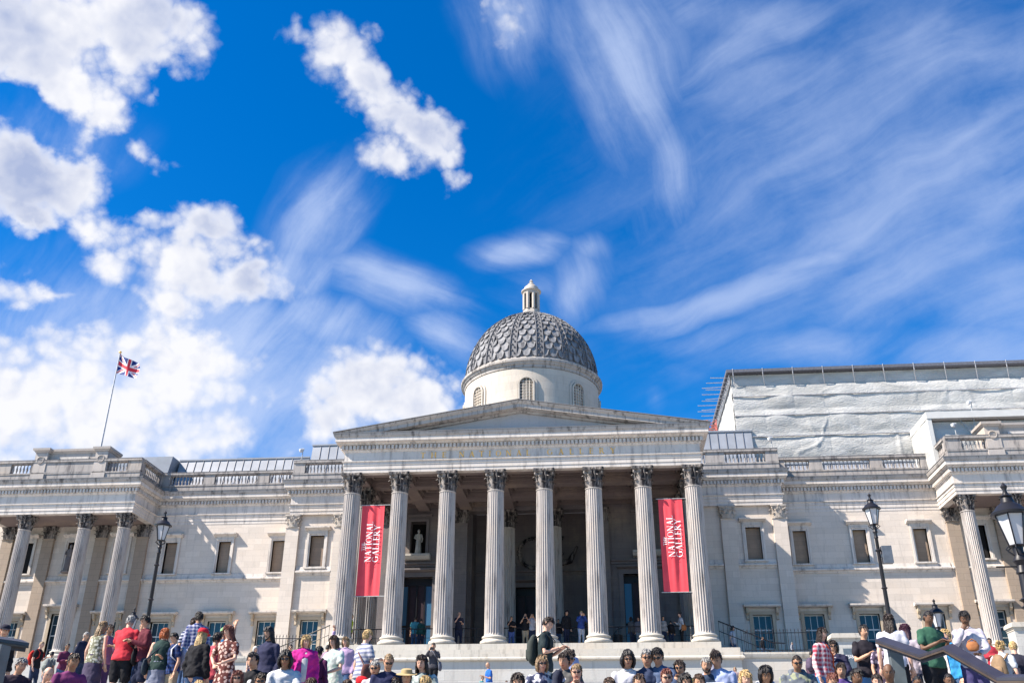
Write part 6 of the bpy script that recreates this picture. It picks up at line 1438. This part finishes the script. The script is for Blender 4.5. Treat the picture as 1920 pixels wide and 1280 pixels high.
CIR = [(600, 410, 85, 160, 35, .8), (560, 500, 120, 90, -30, .7), (610, 610, 170, 90, 20, .85), (760, 545, 200, 60, 25, .95), (850, 640, 120, 90, 40, .7), (470, 640, 160, 110, 0, .6), (560, 720, 180, 150, 0, .7),
    (1000, 490, 120, 50, -10, .95), (1070, 540, 60, 110, 25, .9), (1000, 560, 60, 50, 0, .5), (1400, 535, 330, 55, -20, 1.15), (1540, 465, 120, 45, -15, 1.0), (1250, 590, 200, 45, -20, 1.0), (1330, 620, 180, 60, -12, .7),
    (1600, 400, 420, 130, -32, .85), (1830, 300, 260, 220, -30, .95), (1700, 500, 330, 170, -20, .85), (1850, 520, 240, 170, 0, .85), (1450, 170, 330, 230, 20, .75), (1180, 170, 90, 260, -15, .95), (1250, 330, 90, 170, -20, .7), (1420, 60, 420, 110, 10, .7), (1750, 120, 320, 170, 0, .7),
    (960, 40, 130, 120, 50, .75), (1540, 640, 330, 70, -8, .8), (1300, 690, 130, 60, 0, .45), (1800, 640, 240, 80, 0, .8), (700, 850, 500, 110, 0, .8), (150, 600, 300, 160, 0, .6), (520, 170, 80, 60, 0, .25), (1250, 740, 40, 60, 0, .4), (330, 320, 120, 120, 0, .35), (100, 240, 150, 80, 0, .5)]
cum = blobs([(a, b, c * 1.02, d * 1.02, e, f) for a, b, c, d, e, f in CUM], WC)
def PUFF(vec, sc):
    n = nt.nodes.new('ShaderNodeTexVoronoi'); n.feature = 'F1'; n.inputs['Scale'].default_value = sc; n.inputs['Detail'].default_value = 2.0; n.inputs['Roughness'].default_value = .6; L.new(vec, n.inputs['Vector']); return M2('SUBTRACT', .62, n.outputs['Distance'])
WP = warp(30.0, .018, 5)
def FIELD(vec):
    return M2('ADD', M2('MULTIPLY', M2('SUBTRACT', NOI(vec, 9.0, 12, .60, .2).outputs['Fac'], .5), 1.3), M2('MULTIPLY', PUFF(vec, 26.0), .62))
n1 = FIELD(WP)
dens = M2('ADD', M2('MULTIPLY_ADD', cum, 1.3, .07), n1)
dens = M2('SUBTRACT', dens, M2('MULTIPLY', blobs(GAP, WC), 1.1)); dens = M2('MULTIPLY', dens, M2('MULTIPLY', cum, 8.0, clamp=True))
def MR(v, a, b, c=0.0, d=1.0, smooth=True):
    n = nt.nodes.new('ShaderNodeMapRange'); n.interpolation_type = 'SMOOTHSTEP' if smooth else 'LINEAR'; L.new(v, n.inputs[0])
    for i, x in enumerate((a, b, c, d)): n.inputs[i + 1].default_value = x
    return n.outputs[0]
cov = MR(dens, .12, .92)
# streaky cirrus: noise stretched along a direction lying in the sky
def streak(u, v, ang, stretch, scale):
    d0 = ray(u, v); a = R(ang); e = (ray(u + 8 * math.cos(a), v + 8 * math.sin(a)) - d0); e = (e - d0 * e.dot(d0)).normalized(); f = d0.cross(e)
    m = Matrix((e, f, d0)).transposed(); mp = nt.nodes.new('ShaderNodeMapping'); mp.vector_type = 'TEXTURE'; mp.inputs['Rotation'].default_value = m.to_euler('XYZ'); mp.inputs['Scale'].default_value = (stretch, 1, 1); L.new(WS, mp.inputs[0])
    return NOI(mp.outputs[0], scale, 9, .58, .3).outputs['Fac']
soft = NOI(WS, 7.0, 12, .68).outputs['Fac']
def family(mask, fld, amt=1.0):
    t = M2('ADD', M2('MULTIPLY', fld, .62), M2('MULTIPLY', soft, .38))
    d = M2('ADD', M2('MULTIPLY', mask, 1.0), M2('MULTIPLY', M2('SUBTRACT', t, .5), 2.7))
    d = M2('MULTIPLY', MR(d, -.15, 1.3, 0, amt), M2('MULTIPLY', M2('POWER', mask, 1.1), 2.0, clamp=True)); return d
cc = family(blobs([(1650, 330, 720, 470, -20, .75), (1400, 200, 420, 380, 0, .5), (1350, 545, 330, 34, -18, 1.25), (1500, 480, 160, 36, -14, 1.1), (1800, 240, 420, 50, -34, .9), (1600, 420, 420, 44, -30, .9)] + [c for c in CIR if c[0] < 1800 and c[0] > 1090 and c[4] < 5 and c[4] > -14.5 or c[0] > 1290], WS), streak(1450, 500, -27, 7.0, 20), .60)
cc = M2('MAXIMUM', cc, family(blobs([(1180, 150, 150, 300, -15, .8), (1260, 330, 150, 210, -20, .65), (1120, 60, 130, 150, 0, .6), (960, 40, 150, 120, 50, .8), (1080, 550, 90, 150, 25, .62), (1110, 470, 60, 60, 0, .6)], WS), streak(1180, 200, 68, 8.0, 22), .80))
cc = M2('MAXIMUM', cc, family(blobs([(600, 410, 110, 190, 35, .9), (560, 500, 150, 110, -30, .8), (610, 610, 200, 110, 20, .9), (470, 640, 190, 130, 0, .7), (560, 720, 220, 180, 0, .8), (700, 850, 560, 130, 0, .9), (150, 600, 340, 190, 0, .75), (260, 720, 560, 260, 0, 1.35), (60, 800, 260, 160, 0, 1.0), (100, 240, 170, 100, 0, .55)], WS), streak(580, 450, -52, 5.0, 22), .85))
cc = M2('MAXIMUM', cc, family(blobs([(760, 545, 240, 75, 25, 1.0), (850, 640, 150, 110, 40, .8), (985, 480, 130, 60, -12, .85), (1010, 560, 110, 80, 0, .45), (700, 520, 90, 60, 0, .5)], WS), streak(800, 560, 24, 6.0, 22), .80))
# cloud relief: difference of the same noise sampled a little towards the sun
off = VM('ADD', WP, tuple(-SUN_D * .012)); n2 = FIELD(off)
rel = M2('SUBTRACT', n1, n2); thick = MR(dens, .5, 1.1)
big = NOI(DIR, 4.5, 5, .5).outputs['Fac']; sh_ = M2('MULTIPLY', thick, MR(big, .40, .60, .04, .9)); sh_ = M2('ADD', sh_, M2('MULTIPLY', rel, -.6), clamp=True)
def MX(f, a, b):
    n = nt.nodes.new('ShaderNodeMix'); n.data_type = 'RGBA'
    for s, v in ((0, f), (6, a), (7, b)):
        if hasattr(v, 'is_output'): L.new(v, n.inputs[s])
        else: n.inputs[s].default_value = v
    return n.outputs[2]
K = 7.6
def C3(r, g, b): return (r * K, g * K, b * K, 1)
cl = MX(sh_, C3(.97, .975, 1.02), C3(.42, .50, .74))
hs = nt.nodes.new('ShaderNodeHueSaturation'); L.new(sky.outputs[0], hs.inputs['Color']); hs.inputs['Saturation'].default_value = SKY_SAT; hs.inputs['Value'].default_value = SKY_VAL; hs.inputs['Hue'].default_value = SKY_HUE
tint = nt.nodes.new('ShaderNodeMix'); tint.data_type = 'RGBA'; tint.blend_type = 'MULTIPLY'; tint.inputs[0].default_value = 1; L.new(hs.outputs[0], tint.inputs[6]); tint.inputs[7].default_value = SKY_TINT
c1 = MX(cc, tint.outputs[2], C3(.60, .72, 1.0)); c2 = MX(cov, c1, cl); L.new(c2, bg.inputs['Color']); bg.inputs['Strength'].default_value = .05
W.cycles.sampling_method = 'MANUAL'; W.cycles.sample_map_resolution = 512
sl = bpy.data.lights.new('sun', 'SUN'); sl.energy = 5.0; sl.angle = R(.5); sl.color = (1, .90, .78); so = bpy.data.objects.new('sun', sl); COL.objects.link(so); so.rotation_euler = SUN_D.to_track_quat('-Z', 'Y').to_euler(); so.location = (-40, -60, 60)
cam = bpy.data.cameras.new('camera'); cam.sensor_width = 36; cam.lens = FOC / 1920 * 36; cam.clip_end = 5000; cam.clip_start = .1; co = bpy.data.objects.new('camera', cam); COL.objects.link(co)
co.matrix_world = Matrix(((RT.x, UP.x, -FW.x, CAM.x), (RT.y, UP.y, -FW.y, CAM.y), (RT.z, UP.z, -FW.z, CAM.z), (0, 0, 0, 1))); SC.camera = co
SC.view_settings.view_transform = 'Standard'; SC.view_settings.look = 'None'; SC.view_settings.exposure = EXPO; SC.view_settings.gamma = 1
SC.cycles.max_bounces = 6; SC.cycles.use_denoising = True
